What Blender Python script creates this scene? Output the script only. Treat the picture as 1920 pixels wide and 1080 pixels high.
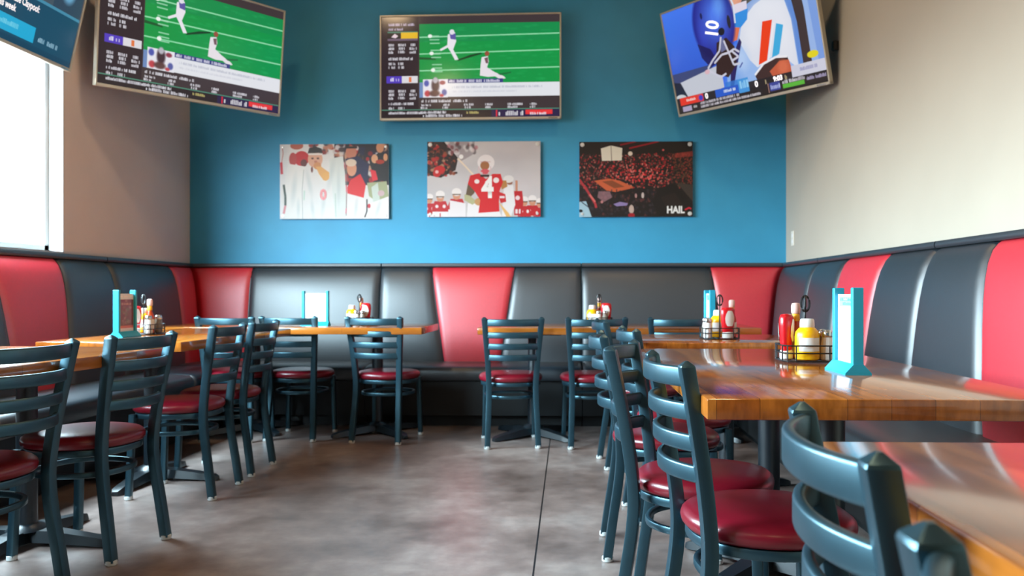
import bpy, bmesh, math, random
import numpy as np
from mathutils import Vector, Matrix

for o in list(bpy.data.objects):
    bpy.data.objects.remove(o)
scene = bpy.context.scene
COL = scene.collection
PI = math.pi

# ------------------------------------------------------------------ camera, sky, lights, exposure
XL, XR, YB = -3.106, 1.74, 6.68          # left wall, right wall, back wall planes
YF, ZC = -4.6, 3.95                      # front wall behind the camera, ceiling height

cam_d = bpy.data.cameras.new('camera')
cam_d.sensor_width = 36.0
cam_d.lens = 1550.0 / 1920.0 * 36.0
cam_d.shift_x = -0.02702
cam_d.shift_y = 0.00495
cam_d.clip_start = 0.02
cam_d.dof.use_dof = True
cam_d.dof.focus_distance = 2.0
cam_d.dof.aperture_fstop = 5.6
cam = bpy.data.objects.new('camera', cam_d)
cam.location = (0, 0, 0.995)
cam.rotation_euler = (PI / 2, 0, math.radians(2.0))
COL.objects.link(cam)
scene.camera = cam

vs = scene.view_settings
vs.view_transform = 'Standard'
vs.look = 'None'
vs.exposure = 0.0
vs.gamma = 1.0
vs.use_curve_mapping = False
try:
    scene.cycles.use_denoising = True
    scene.cycles.max_bounces = 10
    scene.cycles.diffuse_bounces = 6
    scene.cycles.sample_clamp_indirect = 8.0
    scene.cycles.caustics_reflective = False
    scene.cycles.caustics_refractive = False
except Exception:
    pass

WINDOWS = [(3.05, 4.98), (0.75, 2.68)]   # y ranges of the windows in the left wall
WZ0, WZ1 = 1.237, 2.66

w = bpy.data.worlds.new('overcast_sky')
scene.world = w
w.use_nodes = True
nt = w.node_tree
bgn = nt.nodes['Background']
tc = nt.nodes.new('ShaderNodeTexCoord')
sep = nt.nodes.new('ShaderNodeSeparateXYZ')
nt.links.new(tc.outputs['Generated'], sep.inputs[0])
mr = nt.nodes.new('ShaderNodeMapRange')
mr.inputs['From Min'].default_value = -1
mr.inputs['From Max'].default_value = 1
nt.links.new(sep.outputs['Z'], mr.inputs['Value'])
cr = nt.nodes.new('ShaderNodeValToRGB')
cr.color_ramp.elements[0].position = 0.40
cr.color_ramp.elements[0].color = (0.06, 0.057, 0.052, 1)
cr.color_ramp.elements[1].position = 0.62
cr.color_ramp.elements[1].color = (0.62, 0.87, 1.0, 1)
e = cr.color_ramp.elements.new(0.49)
e.color = (0.13, 0.13, 0.125, 1)
e = cr.color_ramp.elements.new(0.52)
e.color = (0.62, 0.66, 0.67, 1)
nt.links.new(mr.outputs[0], cr.inputs[0])
nt.links.new(cr.outputs[0], bgn.inputs['Color'])
bgn.inputs['Strength'].default_value = 64.0

for i, (a, b) in enumerate(WINDOWS):
    ld = bpy.data.lights.new('window_portal', 'AREA')
    ld.shape = 'RECTANGLE'
    ld.size = WZ1 - WZ0
    ld.size_y = b - a
    ld.cycles.is_portal = True
    lo = bpy.data.objects.new('window_portal', ld)
    lo.location = (XL - 0.12, (a + b) / 2, (WZ0 + WZ1) / 2)
    lo.rotation_euler = (0, -PI / 2, 0)
    COL.objects.link(lo)

LAMPS = [(x, y) for y in (4.6, 1.6, -1.6) for x in (-1.9, 0.5)]
for x, y in LAMPS:
    ld = bpy.data.lights.new('ceiling_lamp', 'AREA')
    ld.shape = 'DISK'
    ld.size = 0.3
    ld.energy = 14
    ld.color = (1.0, 0.70, 0.40)
    lo = bpy.data.objects.new('ceiling_lamp', ld)
    lo.location = (x, y, ZC - 0.03)
    COL.objects.link(lo)


# ------------------------------------------------------------------ helpers
def S(r, g, b):
    def f(c):
        c /= 255.0
        return c / 12.92 if c <= 0.04045 else ((c + 0.055) / 1.055) ** 2.4
    return (f(r), f(g), f(b), 1.0)


def mat(name, col, rough=0.5, metal=0.0, spec=0.5, coat=0.0, emit=0.0, tint=None, coat_rough=0.03, ior=1.5):
    m = bpy.data.materials.new(name)
    m.use_nodes = True
    b = m.node_tree.nodes['Principled BSDF']
    b.inputs['Base Color'].default_value = col
    b.inputs['Roughness'].default_value = rough
    b.inputs['Metallic'].default_value = metal
    b.inputs['Specular IOR Level'].default_value = spec
    b.inputs['Coat Weight'].default_value = coat
    b.inputs['Coat Roughness'].default_value = coat_rough
    if coat_rough > 0.2:
        b.inputs['Coat IOR'].default_value = 1.8
    b.inputs['IOR'].default_value = ior
    if tint:
        b.inputs['Specular Tint'].default_value = tint
    if emit:
        b.inputs['Emission Color'].default_value = col
        b.inputs['Emission Strength'].default_value = emit
    m.diffuse_color = col
    return m


def noisy(m, scale, amount, bump=0.0, stretch=(1, 1, 1), detail=6, rough_amt=0.0):
    """vary a material's colour (and bump) with object-space noise"""
    n = m.node_tree
    b = n.nodes['Principled BSDF']
    t = n.nodes.new('ShaderNodeTexCoord')
    mp = n.nodes.new('ShaderNodeMapping')
    mp.inputs['Scale'].default_value = stretch
    n.links.new(t.outputs['Object'], mp.inputs[0])
    no = n.nodes.new('ShaderNodeTexNoise')
    no.inputs['Scale'].default_value = scale
    no.inputs['Detail'].default_value = detail
    n.links.new(mp.outputs[0], no.inputs['Vector'])
    c = b.inputs['Base Color'].default_value[:]
    r = n.nodes.new('ShaderNodeValToRGB')
    r.color_ramp.elements[0].position = 0.3
    r.color_ramp.elements[1].position = 0.7
    r.color_ramp.elements[0].color = tuple(max(0, v * (1 - amount)) for v in c[:3]) + (1,)
    r.color_ramp.elements[1].color = tuple(min(1, v * (1 + amount)) for v in c[:3]) + (1,)
    n.links.new(no.outputs['Fac'], r.inputs[0])
    n.links.new(r.outputs[0], b.inputs['Base Color'])
    if bump:
        bp = n.nodes.new('ShaderNodeBump')
        bp.inputs['Strength'].default_value = bump
        bp.inputs['Distance'].default_value = 0.01
        n.links.new(no.outputs['Fac'], bp.inputs['Height'])
        n.links.new(bp.outputs[0], b.inputs['Normal'])
    return m


class MB:
    """collects shapes; build() links them as one mesh object"""
    def __init__(self):
        self.bm = bmesh.new()

    def face(self, vs):
        try:
            return self.bm.faces.new(vs)
        except ValueError:
            return None

    def box(self, x0, x1, y0, y1, z0, z1, bev=0.0, seg=2):
        t = bmesh.new()
        bmesh.ops.create_cube(t, size=1.0)
        for v in t.verts:
            v.co = Vector(((x0 + x1) / 2 + v.co.x * (x1 - x0), (y0 + y1) / 2 + v.co.y * (y1 - y0), (z0 + z1) / 2 + v.co.z * (z1 - z0)))
        if bev:
            bmesh.ops.bevel(t, geom=list(t.edges), offset=bev, segments=seg, profile=0.5, affect='EDGES')
        self.merge(t)
        return self

    def merge(self, t, M=None):
        if M is not None:
            t.transform(M)
        me = bpy.data.meshes.new('tmp')
        t.to_mesh(me)
        t.free()
        self.bm.from_mesh(me)
        bpy.data.meshes.remove(me)

    def loft(self, rings, caps=True, closed=False):
        R = [[self.bm.verts.new(p) for p in r] for r in rings]
        n = len(R[0])
        m = len(R)
        for i in range(m if closed else m - 1):
            a, b = R[i], R[(i + 1) % m]
            for j in range(n):
                self.face([a[j], a[(j + 1) % n], b[(j + 1) % n], b[j]])
        if caps and not closed:
            self.face(R[0][::-1])
            self.face(R[-1])
        return self

    def sweep(self, pts, sec, closed=False, caps=True, flat=False):
        """sweep a 2D section [(side, up)] along pts; flat: section stays horizontal (side=x, up=y)"""
        P = [Vector(p) for p in pts]
        n = len(P)
        rings = []
        nrm = None
        for i, p in enumerate(P):
            if flat:
                rings.append([p + Vector((a, b, 0)) for a, b in sec])
                continue
            if closed:
                t = P[(i + 1) % n] - P[i - 1]
            else:
                t = P[min(i + 1, n - 1)] - P[max(i - 1, 0)]
            t.normalize()
            up = Vector((0, 0, 1))
            if abs(t.z) > 0.9:
                up = nrm if nrm is not None else Vector((0, 1, 0))
            s = t.cross(up).normalized()
            u = s.cross(t).normalized()
            nrm = u
            rings.append([p + s * a + u * b for a, b in sec])
        return self.loft(rings, caps, closed)

    def tube(self, pts, r, n=8, closed=False):
        return self.sweep(pts, [(r * math.cos(2 * PI * k / n), r * math.sin(2 * PI * k / n)) for k in range(n)], closed)

    def lathe(self, prof, c=(0, 0, 0), n=24, sx=1.0, sy=1.0):
        rings = []
        for r, z in prof:
            rings.append([(c[0] + sx * r * math.cos(2 * PI * k / n), c[1] + sy * r * math.sin(2 * PI * k / n), c[2] + z) for k in range(n)])
        return self.loft(rings)

    def build(self, name, m, parent=None, smooth=35, loc=None):
        bm = self.bm
        bmesh.ops.remove_doubles(bm, verts=bm.verts, dist=1e-6)
        bmesh.ops.recalc_face_normals(bm, faces=bm.faces)
        me = bpy.data.meshes.new(name)
        bm.to_mesh(me)
        bm.free()
        for p in me.polygons:
            p.use_smooth = True
        me.set_sharp_from_angle(angle=math.radians(smooth))
        if m is not None:
            me.materials.append(m)
        o = bpy.data.objects.new(name, me)
        COL.objects.link(o)
        if parent is not None:
            o.parent = parent
        if loc is not None:
            o.location = loc
        return o


def tag(o, label=None, cat=None, group=None, kind=None):
    if label:
        o['label'] = label
    if cat:
        o['category'] = cat
    if group:
        o['group'] = group
    if kind:
        o['kind'] = kind
    return o


def empty(name, loc, label, cat, group=None, rz=0.0):
    o = bpy.data.objects.new(name, None)
    o.empty_display_size = 0.1
    o.location = loc
    o.rotation_euler = (0, 0, rz)
    COL.objects.link(o)
    return tag(o, label, cat, group)


def copy_tree(o, parent=None):
    c = o.copy()
    COL.objects.link(c)
    if parent is not None:
        c.parent = parent
    for ch in list(o.children):
        copy_tree(ch, c)
    return c


def rrect(w, h, r, n=4):
    """rounded-rectangle section"""
    out = []
    for cx, cy, a0 in ((w / 2 - r, h / 2 - r, 0), (-w / 2 + r, h / 2 - r, 90), (-w / 2 + r, -h / 2 + r, 180), (w / 2 - r, -h / 2 + r, 270)):
        for k in range(n):
            a = math.radians(a0 + 90.0 * k / (n - 1))
            out.append((cx + r * math.cos(a), cy + r * math.sin(a)))
    return out


def catmull(pts, k=6):
    P = [Vector(p) for p in pts]
    out = []
    for i in range(len(P) - 1):
        p0, p1, p2, p3 = P[max(i - 1, 0)], P[i], P[i + 1], P[min(i + 2, len(P) - 1)]
        for j in range(k):
            t = j / k
            out.append(0.5 * ((2 * p1) + (p2 - p0) * t + (2 * p0 - 5 * p1 + 4 * p2 - p3) * t * t + (3 * p1 - p0 - 3 * p2 + p3) * t ** 3))
    out.append(P[-1])
    return out


# ------------------------------------------------------------------ materials
M_blue = noisy(mat('blue_wall_paint', S(62, 156, 198), 0.5, spec=0.35), 3.0, 0.05)
M_grey = noisy(mat('taupe_wall_paint', S(222, 208, 202), 0.6, spec=0.3), 3.0, 0.03)
M_cream = noisy(mat('cream_wall_paint', S(186, 180, 166), 0.6, spec=0.3), 2.0, 0.03)
M_ceil = mat('ceiling_paint', S(120, 108, 96), 0.8)
M_front = mat('brown_wall_paint', S(92, 76, 66), 0.7)
M_trim = mat('window_trim_white', S(206, 208, 208), 0.5)
M_frame = noisy(mat('dark_metal', S(22, 42, 52), 0.35, spec=0.5, tint=(0.42, 0.82, 1.0, 1), ior=2.15), 25, 0.18)
M_base = mat('black_cast_iron', S(14, 24, 31), 0.36, spec=0.8)
M_seat = noisy(mat('burgundy_vinyl', S(122, 16, 34), 0.30, spec=0.7), 9, 0.08)
M_glide = mat('white_foot_glide', S(215, 222, 222), 0.35)
M_black = noisy(mat('black_vinyl', S(17, 30, 40), 0.45, spec=1.0, coat=0.5, coat_rough=0.48), 60, 0.10, bump=0.03)
M_red = noisy(mat('red_vinyl', S(206, 24, 46), 0.48, spec=0.9, coat=0.55, coat_rough=0.5), 60, 0.04, bump=0.03)
M_kick = mat('black_plinth', S(24, 27, 29), 0.5)
M_pipe = mat('black_piping', S(30, 38, 44), 0.35)
M_bezel = mat('brushed_bezel', S(206, 202, 188), 0.35, metal=0.35)
M_tvback = mat('black_plastic', S(20, 21, 23), 0.45)
M_chrome = mat('steel', S(205, 208, 210), 0.22, metal=1.0)
M_teal = mat('teal_plastic', S(28, 160, 192), 0.35, spec=0.5)
M_card = mat('white_card', S(240, 240, 240), 0.5)
M_wire = mat('black_wire', S(22, 22, 24), 0.35)
M_yellow = mat('mustard_plastic', S(250, 190, 10), 0.3)
M_white = mat('white_plastic', S(240, 240, 236), 0.35)
M_ketch = mat('ketchup_plastic', S(205, 20, 32), 0.28)
M_label = mat('white_label', S(238, 236, 232), 0.5)
M_hot = mat('orange_sauce_glass', S(196, 70, 24), 0.12, spec=0.6)
M_hotlab = mat('yellow_label', S(240, 176, 30), 0.5)
M_hotcap = mat('pale_pink_cap', S(240, 200, 190), 0.4)
M_salt = mat('white_salt', S(236, 236, 234), 0.3, coat=0.6)
M_pepper = mat('ground_pepper', S(120, 108, 96), 0.3, coat=0.6)
M_outlet = mat('ivory_plate', S(232, 228, 214), 0.4)

# painted concrete floor with a saw-cut joint
M_floor = bpy.data.materials.new('stained_concrete')
M_floor.use_nodes = True
n = M_floor.node_tree
b = n.nodes['Principled BSDF']
t = n.nodes.new('ShaderNodeTexCoord')
n1 = n.nodes.new('ShaderNodeTexNoise'); n1.inputs['Scale'].default_value = 1.3; n1.inputs['Detail'].default_value = 8; n1.inputs['Roughness'].default_value = 0.65
n2 = n.nodes.new('ShaderNodeTexNoise'); n2.inputs['Scale'].default_value = 14; n2.inputs['Detail'].default_value = 6
n.links.new(t.outputs['Object'], n1.inputs['Vector'])
n.links.new(t.outputs['Object'], n2.inputs['Vector'])
r1 = n.nodes.new('ShaderNodeValToRGB')
r1.color_ramp.elements[0].position = 0.33; r1.color_ramp.elements[0].color = S(96, 80, 74)
r1.color_ramp.elements[1].position = 0.70; r1.color_ramp.elements[1].color = S(176, 162, 156)
e = r1.color_ramp.elements.new(0.5); e.color = S(138, 120, 114)
n.links.new(n1.outputs['Fac'], r1.inputs[0])
mx = n.nodes.new('ShaderNodeMixRGB'); mx.blend_type = 'OVERLAY'; mx.inputs[0].default_value = 0.35
n.links.new(r1.outputs[0], mx.inputs[1]); n.links.new(n2.outputs['Fac'], mx.inputs[2])
sp = n.nodes.new('ShaderNodeSeparateXYZ'); n.links.new(t.outputs['Object'], sp.inputs[0])
ad = n.nodes.new('ShaderNodeMath'); ad.operation = 'ADD'; ad.inputs[1].default_value = 0.125; n.links.new(sp.outputs['X'], ad.inputs[0])
ab = n.nodes.new('ShaderNodeMath'); ab.operation = 'ABSOLUTE'; n.links.new(ad.outputs[0], ab.inputs[0])
lt = n.nodes.new('ShaderNodeMath'); lt.operation = 'LESS_THAN'; lt.inputs[1].default_value = 0.0035; n.links.new(ab.outputs[0], lt.inputs[0])
mj = n.nodes.new('ShaderNodeMixRGB'); n.links.new(lt.outputs[0], mj.inputs[0]); n.links.new(mx.outputs[0], mj.inputs[1]); mj.inputs[2].default_value = S(26, 22, 22)
n.links.new(mj.outputs[0], b.inputs['Base Color'])
rr = n.nodes.new('ShaderNodeMapRange'); rr.inputs['To Min'].default_value = 0.22; rr.inputs['To Max'].default_value = 0.40
n.links.new(n1.outputs['Fac'], rr.inputs['Value']); n.links.new(rr.outputs[0], b.inputs['Roughness'])
bp = n.nodes.new('ShaderNodeBump'); bp.inputs['Strength'].default_value = 0.06; bp.inputs['Distance'].default_value = 0.01
n.links.new(n2.outputs['Fac'], bp.inputs['Height']); n.links.new(bp.outputs[0], b.inputs['Normal'])

# butcher-block wood: staves along the table's own x axis
M_wood = bpy.data.materials.new('butcher_block')
M_wood.use_nodes = True
n = M_wood.node_tree
b = n.nodes['Principled BSDF']
t = n.nodes.new('ShaderNodeTexCoord')
mp = n.nodes.new('ShaderNodeMapping'); n.links.new(t.outputs['Object'], mp.inputs[0])
br = n.nodes.new('ShaderNodeTexBrick')
br.inputs['Scale'].default_value = 1.0
br.inputs['Brick Width'].default_value = 0.62
br.inputs['Row Height'].default_value = 0.092
br.inputs['Mortar Size'].default_value = 0.0006
br.offset = 0.37; br.offset_frequency = 2
br.inputs['Color1'].default_value = S(160, 84, 30)
br.inputs['Color2'].default_value = S(196, 118, 46)
br.inputs['Mortar'].default_value = S(96, 52, 24)
n.links.new(mp.outputs[0], br.inputs['Vector'])
mp2 = n.nodes.new('ShaderNodeMapping'); mp2.inputs['Scale'].default_value = (2.5, 34, 12); n.links.new(t.outputs['Object'], mp2.inputs[0])
gn = n.nodes.new('ShaderNodeTexNoise'); gn.inputs['Scale'].default_value = 1.6; gn.inputs['Detail'].default_value = 7; n.links.new(mp2.outputs[0], gn.inputs['Vector'])
gr = n.nodes.new('ShaderNodeValToRGB'); gr.color_ramp.elements[0].position = 0.3; gr.color_ramp.elements[0].color = (0.55, 0.5, 0.45, 1)
gr.color_ramp.elements[1].position = 0.7; gr.color_ramp.elements[1].color = (1.1, 1.08, 1.0, 1)
n.links.new(gn.outputs['Fac'], gr.inputs[0])
mm = n.nodes.new('ShaderNodeMixRGB'); mm.blend_type = 'MULTIPLY'; mm.inputs[0].default_value = 0.9
n.links.new(br.outputs['Color'], mm.inputs[1]); n.links.new(gr.outputs[0], mm.inputs[2])
n.links.new(mm.outputs[0], b.inputs['Base Color'])
b.inputs['Roughness'].default_value = 0.15
b.inputs['Specular IOR Level'].default_value = 0.6
b.inputs['Coat Weight'].default_value = 0.4
b.inputs['Coat Roughness'].default_value = 0.08

# window glass: clear with a faint reflection
M_glass = bpy.data.materials.new('window_glass')
M_glass.use_nodes = True
n = M_glass.node_tree
n.nodes.remove(n.nodes['Principled BSDF'])
tr = n.nodes.new('ShaderNodeBsdfTransparent')
gl = n.nodes.new('ShaderNodeBsdfGlossy'); gl.inputs['Roughness'].default_value = 0.02
mxs = n.nodes.new('ShaderNodeMixShader'); mxs.inputs[0].default_value = 0.04
n.links.new(tr.outputs[0], mxs.inputs[1]); n.links.new(gl.outputs[0], mxs.inputs[2])
n.links.new(mxs.outputs[0], n.nodes['Material Output'].inputs['Surface'])


def struct(mb, name, m):
    o = mb.build(name, m)
    o['kind'] = 'structure'
    return o


# ------------------------------------------------------------------ room shell
T = 0.14
struct(MB().box(XL - T, XR + T, YF - T, YB + T, -0.12, 0), 'floor', M_floor)
struct(MB().box(XL - T, XR + T, YF - T, YB + T, ZC, ZC + 0.1), 'ceiling', M_ceil)
struct(MB().box(XL, XR, YB, YB + T, 0, ZC), 'wall_back', M_blue)
struct(MB().box(XR, XR + T, YF, YB + T, 0, ZC), 'wall_right', M_cream)
struct(MB().box(XL, XR, YF - T, YF, 0, ZC), 'wall_front', M_front)
wl = MB()
wl.box(XL - T, XL, YF, YB + T, 0, WZ0)
wl.box(XL - T, XL, YF, YB + T, WZ1, ZC)
ys = [YF] + [v for ab_ in sorted(WINDOWS) for v in ab_] + [YB + T]
for i in range(0, len(ys), 2):
    wl.box(XL - T, XL, ys[i], ys[i + 1], WZ0, WZ1)
struct(wl, 'wall_left', M_grey)
for i, (a, b_) in enumerate(WINDOWS):
    f = MB()
    x0, x1 = XL - T, XL + 0.004
    f.box(x0, x1, a, a + 0.012, WZ0, WZ1)
    f.box(x0, x1, b_ - 0.012, b_, WZ0, WZ1)
    f.box(x0, x1, a, b_, WZ0, WZ0 + 0.012)
    f.box(x0, x1, a, b_, WZ1 - 0.012, WZ1)
    xa, xb = XL - 0.125, XL - 0.085
    f.box(xa, xb, a, a + 0.05, WZ0, WZ1)
    f.box(xa, xb, b_ - 0.05, b_, WZ0, WZ1)
    f.box(xa, xb, a, b_, WZ0, WZ0 + 0.05)
    f.box(xa, xb, a, b_, WZ1 - 0.05, WZ1)
    fo = struct(f, 'window_%d' % (i + 1), M_trim)
    p = MB().box(XL - 0.108, XL - 0.102, a + 0.05, b_ - 0.05, WZ0 + 0.05, WZ1 - 0.05).build('window_pane', M_glass, fo)

# ------------------------------------------------------------------ banquettes
PROF = [(0.180, 0.430), (0.176, 0.52), (0.166, 0.62), (0.152, 0.74), (0.138, 0.86), (0.122, 0.97), (0.106, 1.05), (0.088, 1.115), (0.064, 1.165), (0.040, 1.192), (0.022, 1.203)]
MAPS = {
    'back': lambda s, u, z: (s, YB - u, z),
    'right': lambda s, u, z: (XR - u, s, z),
    'left': lambda s, u, z: (XL + u, s, z),
}


def edge(top, bot):
    """straight panel edge: position s at the top and at the bottom"""
    return lambda f, u: bot + (top - bot) * f


def panel(side, e0, e1, m, parent, name='back_panel', label=None):
    mp_ = MAPS[side]
    mb = MB()
    nx = 14
    ts = [0.0, 0.012, 0.03, 0.055, 0.09]
    inner = [0.09 + (0.82) * k / 8 for k in range(1, 8)]
    cols = ts + inner + [1 - v for v in ts[::-1]]
    F, B = [], []
    for (u, z) in PROF:
        f = (z - PROF[0][1]) / (PROF[-1][1] - PROF[0][1])
        rf, rb = [], []
        for c in cols:
            sa, sb = e0(f, u), e1(f, u)
            wd = abs(sb - sa)
            d = min(c, 1 - c) * wd
            k = max(0.0, 1 - d / 0.045)
            uu = max(0.012, u - 0.022 * k * k + 0.006 * math.sin(PI * c) * (1 if u > .1 else 0))
            rf.append(mb.bm.verts.new(mp_(sa + (sb - sa) * c, uu, z)))
            rb.append(mb.bm.verts.new(mp_(e0(f, 0.006) + (e1(f, 0.006) - e0(f, 0.006)) * c, 0.006, z)))
        F.append(rf); B.append(rb)
    nr, nc = len(F), len(cols)
    for i in range(nr - 1):
        for j in range(nc - 1):
            mb.face([F[i][j], F[i][j + 1], F[i + 1][j + 1], F[i + 1][j]])
            mb.face([B[i][j], B[i + 1][j], B[i + 1][j + 1], B[i][j + 1]])
        mb.face([F[i][0], F[i + 1][0], B[i + 1][0], B[i][0]])
        mb.face([F[i][-1], B[i][-1], B[i + 1][-1], F[i + 1][-1]])
    for j in range(nc - 1):
        mb.face([F[0][j], B[0][j], B[0][j + 1], F[0][j + 1]])
        mb.face([F[-1][j], F[-1][j + 1], B[-1][j + 1], B[-1][j]])
    o = mb.build(name, m, parent, smooth=50)
    if label:
        o['label'] = label
    return o


def piping(side, ed, parent):
    mp_ = MAPS[side]
    pts = []
    for (u, z) in PROF:
        f = (z - PROF[0][1]) / (PROF[-1][1] - PROF[0][1])
        pts.append(mp_(ed(f, u), max(0.012, u - 0.020), z))
    MB().tube(pts, 0.006, 6).build('piping', M_pipe, parent)


def seat_run(side, s0, s1, parent, t0=None, t1=None):
    """seat cushion, plinth and top rail of one banquette from s0 to s1; rail between t0 and t1"""
    mp_ = MAPS[side]
    g = 0.003
    sec = [(0.02, 0.345), (0.600, 0.345), (0.622, 0.352), (0.633, 0.372), (0.634, 0.41), (0.626, 0.438), (0.605, 0.452), (0.50, 0.458), (0.20, 0.455), (0.02, 0.45)]
    mb = MB()
    ss = [s0 + g, s0 + 0.012, s0 + 0.03, s1 - 0.03, s1 - 0.012, s1 - g]
    rings = []
    for i, s in enumerate(ss):
        k = (0.012, 0.003, 0)[min(i, 5 - i)]
        rings.append([mp_(s, u - (k if u > .3 else 0), z - (k if z > .4 else 0)) for u, z in sec])
    mb.loft(rings).build('seat_cushion', M_black, parent, smooth=40)
    mb = MB()
    sec = [(0.01, 0.0), (0.50, 0.0), (0.50, 0.09), (0.585, 0.09), (0.585, 0.343), (0.01, 0.343)]
    mb.loft([[mp_(s, u, z) for u, z in sec] for s in (s0, s1)]).build('plinth', M_kick, parent)
    t0 = s0 if t0 is None else t0
    t1 = s1 if t1 is None else t1
    sec = [(0.003, 1.204), (0.034, 1.204), (0.040, 1.212), (0.040, 1.226), (0.034, 1.236), (0.003, 1.237)]
    MB().loft([[mp_(s, u, z) for u, z in sec] for s in (t0 + .002, t1 - .002)]).build('top_rail', M_black, parent, smooth=50)


DX = 0.636   # depth of a seat run
mitL = lambda f, u: XL + u
mitR = lambda f, u: XR - u
mitY = lambda f, u: YB - u

# back wall: three sections
b1 = empty('banquette', (-2.3, YB - 0.3, 0), 'back wall banquette section in the left corner, red panel beside a grey-black one', 'bench', 'banquettes along the blue back wall')
b2 = empty('banquette', (-0.7, YB - 0.3, 0), 'middle back wall banquette section with a tapered red panel between two black ones', 'bench', 'banquettes along the blue back wall')
b3 = empty('banquette', (0.9, YB - 0.3, 0), 'back wall banquette section in the right corner, wide black panel then red one', 'bench', 'banquettes along the blue back wall')


def place_parts(root):
    """keep world positions of parts built at world coordinates under an empty that is not at the origin"""
    for ch in root.children:
        ch.matrix_parent_inverse = Matrix.Translation(root.location).inverted()


panel('back', mitL, edge(-2.57, -2.57), M_red, b1, label='red vinyl back panel')
panel('back', edge(-2.57, -2.57), edge(-1.518, -1.518), M_black, b1)
piping('back', edge(-2.57, -2.57), b1)
seat_run('back', XL + 0.004, -1.518, b1, XL + .04, None)
panel('back', edge(-1.512, -1.512), edge(-1.104, -0.985), M_black, b2)
panel('back', edge(-1.104, -0.985), edge(-0.431, -0.54), M_red, b2, label='tapered red vinyl back panel')
panel('back', edge(-0.431, -0.54), edge(0.099, 0.099), M_black, b2)
piping('back', edge(-1.104, -0.985), b2)
piping('back', edge(-0.431, -0.54), b2)
seat_run('back', -1.512, 0.099, b2)
panel('back', edge(0.105, 0.105), edge(1.129, 1.235), M_black, b3)
panel('back', edge(1.129, 1.235), mitR, M_red, b3, label='red vinyl back panel')
piping('back', edge(1.129, 1.235), b3)
seat_run('back', 0.105, XR - 0.004, b3, None, XR - .04)

# right wall
r1_ = empty('banquette', (XR - 0.3, 6.0, 0), 'short navy-black banquette section on the cream wall, next to the corner', 'bench', 'banquettes along the cream right wall')
r2_ = empty('banquette', (XR - 0.3, 4.8, 0), 'cream wall banquette section with a red panel above the far condiment tables', 'bench', 'banquettes along the cream right wall')
r3_ = empty('banquette', (XR - 0.3, 3.0, 0), 'cream wall banquette section whose red panel meets the right edge of the photo', 'bench', 'banquettes along the cream right wall')
YS = YB - DX
panel('right', edge(5.718, 5.718), mitY, M_black, r1_)
seat_run('right', 5.718, YS, r1_, None, YB - .002)
panel('right', edge(5.128, 5.07), edge(5.712, 5.712), M_black, r2_)
panel('right', edge(4.468, 4.525), edge(5.128, 5.07), M_red, r2_, label='red vinyl back panel')
panel('right', edge(3.909, 3.909), edge(4.468, 4.525), M_black, r2_)
piping('right', edge(5.128, 5.07), r2_)
piping('right', edge(4.468, 4.525), r2_)
seat_run('right', 3.909, 5.712, r2_)
panel('right', edge(3.369, 3.20), edge(3.903, 3.903), M_black, r3_)
panel('right', edge(2.71, 2.86), edge(3.369, 3.20), M_red, r3_, label='red vinyl back panel')
panel('right', edge(2.10, 2.10), edge(2.71, 2.86), M_black, r3_)
piping('right', edge(3.369, 3.20), r3_)
piping('right', edge(2.71, 2.86), r3_)
seat_run('right', 2.10, 3.903, r3_)

# left wall
l1_ = empty('banquette', (XL + 0.3, 5.9, 0), 'dark banquette section on the left wall at the corner, under the taupe wall', 'bench', 'banquettes along the left wall')
l2_ = empty('banquette', (XL + 0.3, 4.5, 0), 'left wall banquette section with a wine-red panel under the bright window', 'bench', 'banquettes along the left wall')
panel('left', edge(6.27, 6.25), mitY, M_red, l1_, label='red vinyl back panel')
panel('left', edge(5.401, 5.401), edge(6.27, 6.25), M_black, l1_)
piping('left', edge(6.27, 6.25), l1_)
seat_run('left', 5.401, YS, l1_, None, YB - .002)
panel('left', edge(4.86, 4.79), edge(5.395, 5.395), M_black, l2_)
panel('left', edge(4.24, 4.32), edge(4.86, 4.79), M_red, l2_, label='wine-red vinyl back panel')
panel('left', edge(3.50, 3.50), edge(4.24, 4.32), M_black, l2_)
piping('left', edge(4.86, 4.79), l2_)
piping('left', edge(4.24, 4.32), l2_)
seat_run('left', 3.50, 5.395, l2_)
l3_ = empty('banquette', (XL + 0.3, 2.6, 0), 'left wall banquette section beside the nearest left table', 'bench', 'banquettes along the left wall')
panel('left', edge(2.98, 2.92), edge(3.494, 3.494), M_black, l3_)
panel('left', edge(2.30, 2.36), edge(2.98, 2.92), M_red, l3_, label='wine-red vinyl back panel')
panel('left', edge(1.60, 1.60), edge(2.30, 2.36), M_black, l3_)
seat_run('left', 1.60, 3.494, l3_)
for r_ in (b1, b2, b3, r1_, r2_, r3_, l1_, l2_, l3_):
    place_parts(r_)

# ------------------------------------------------------------------ tables
ZT = 0.77


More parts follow.
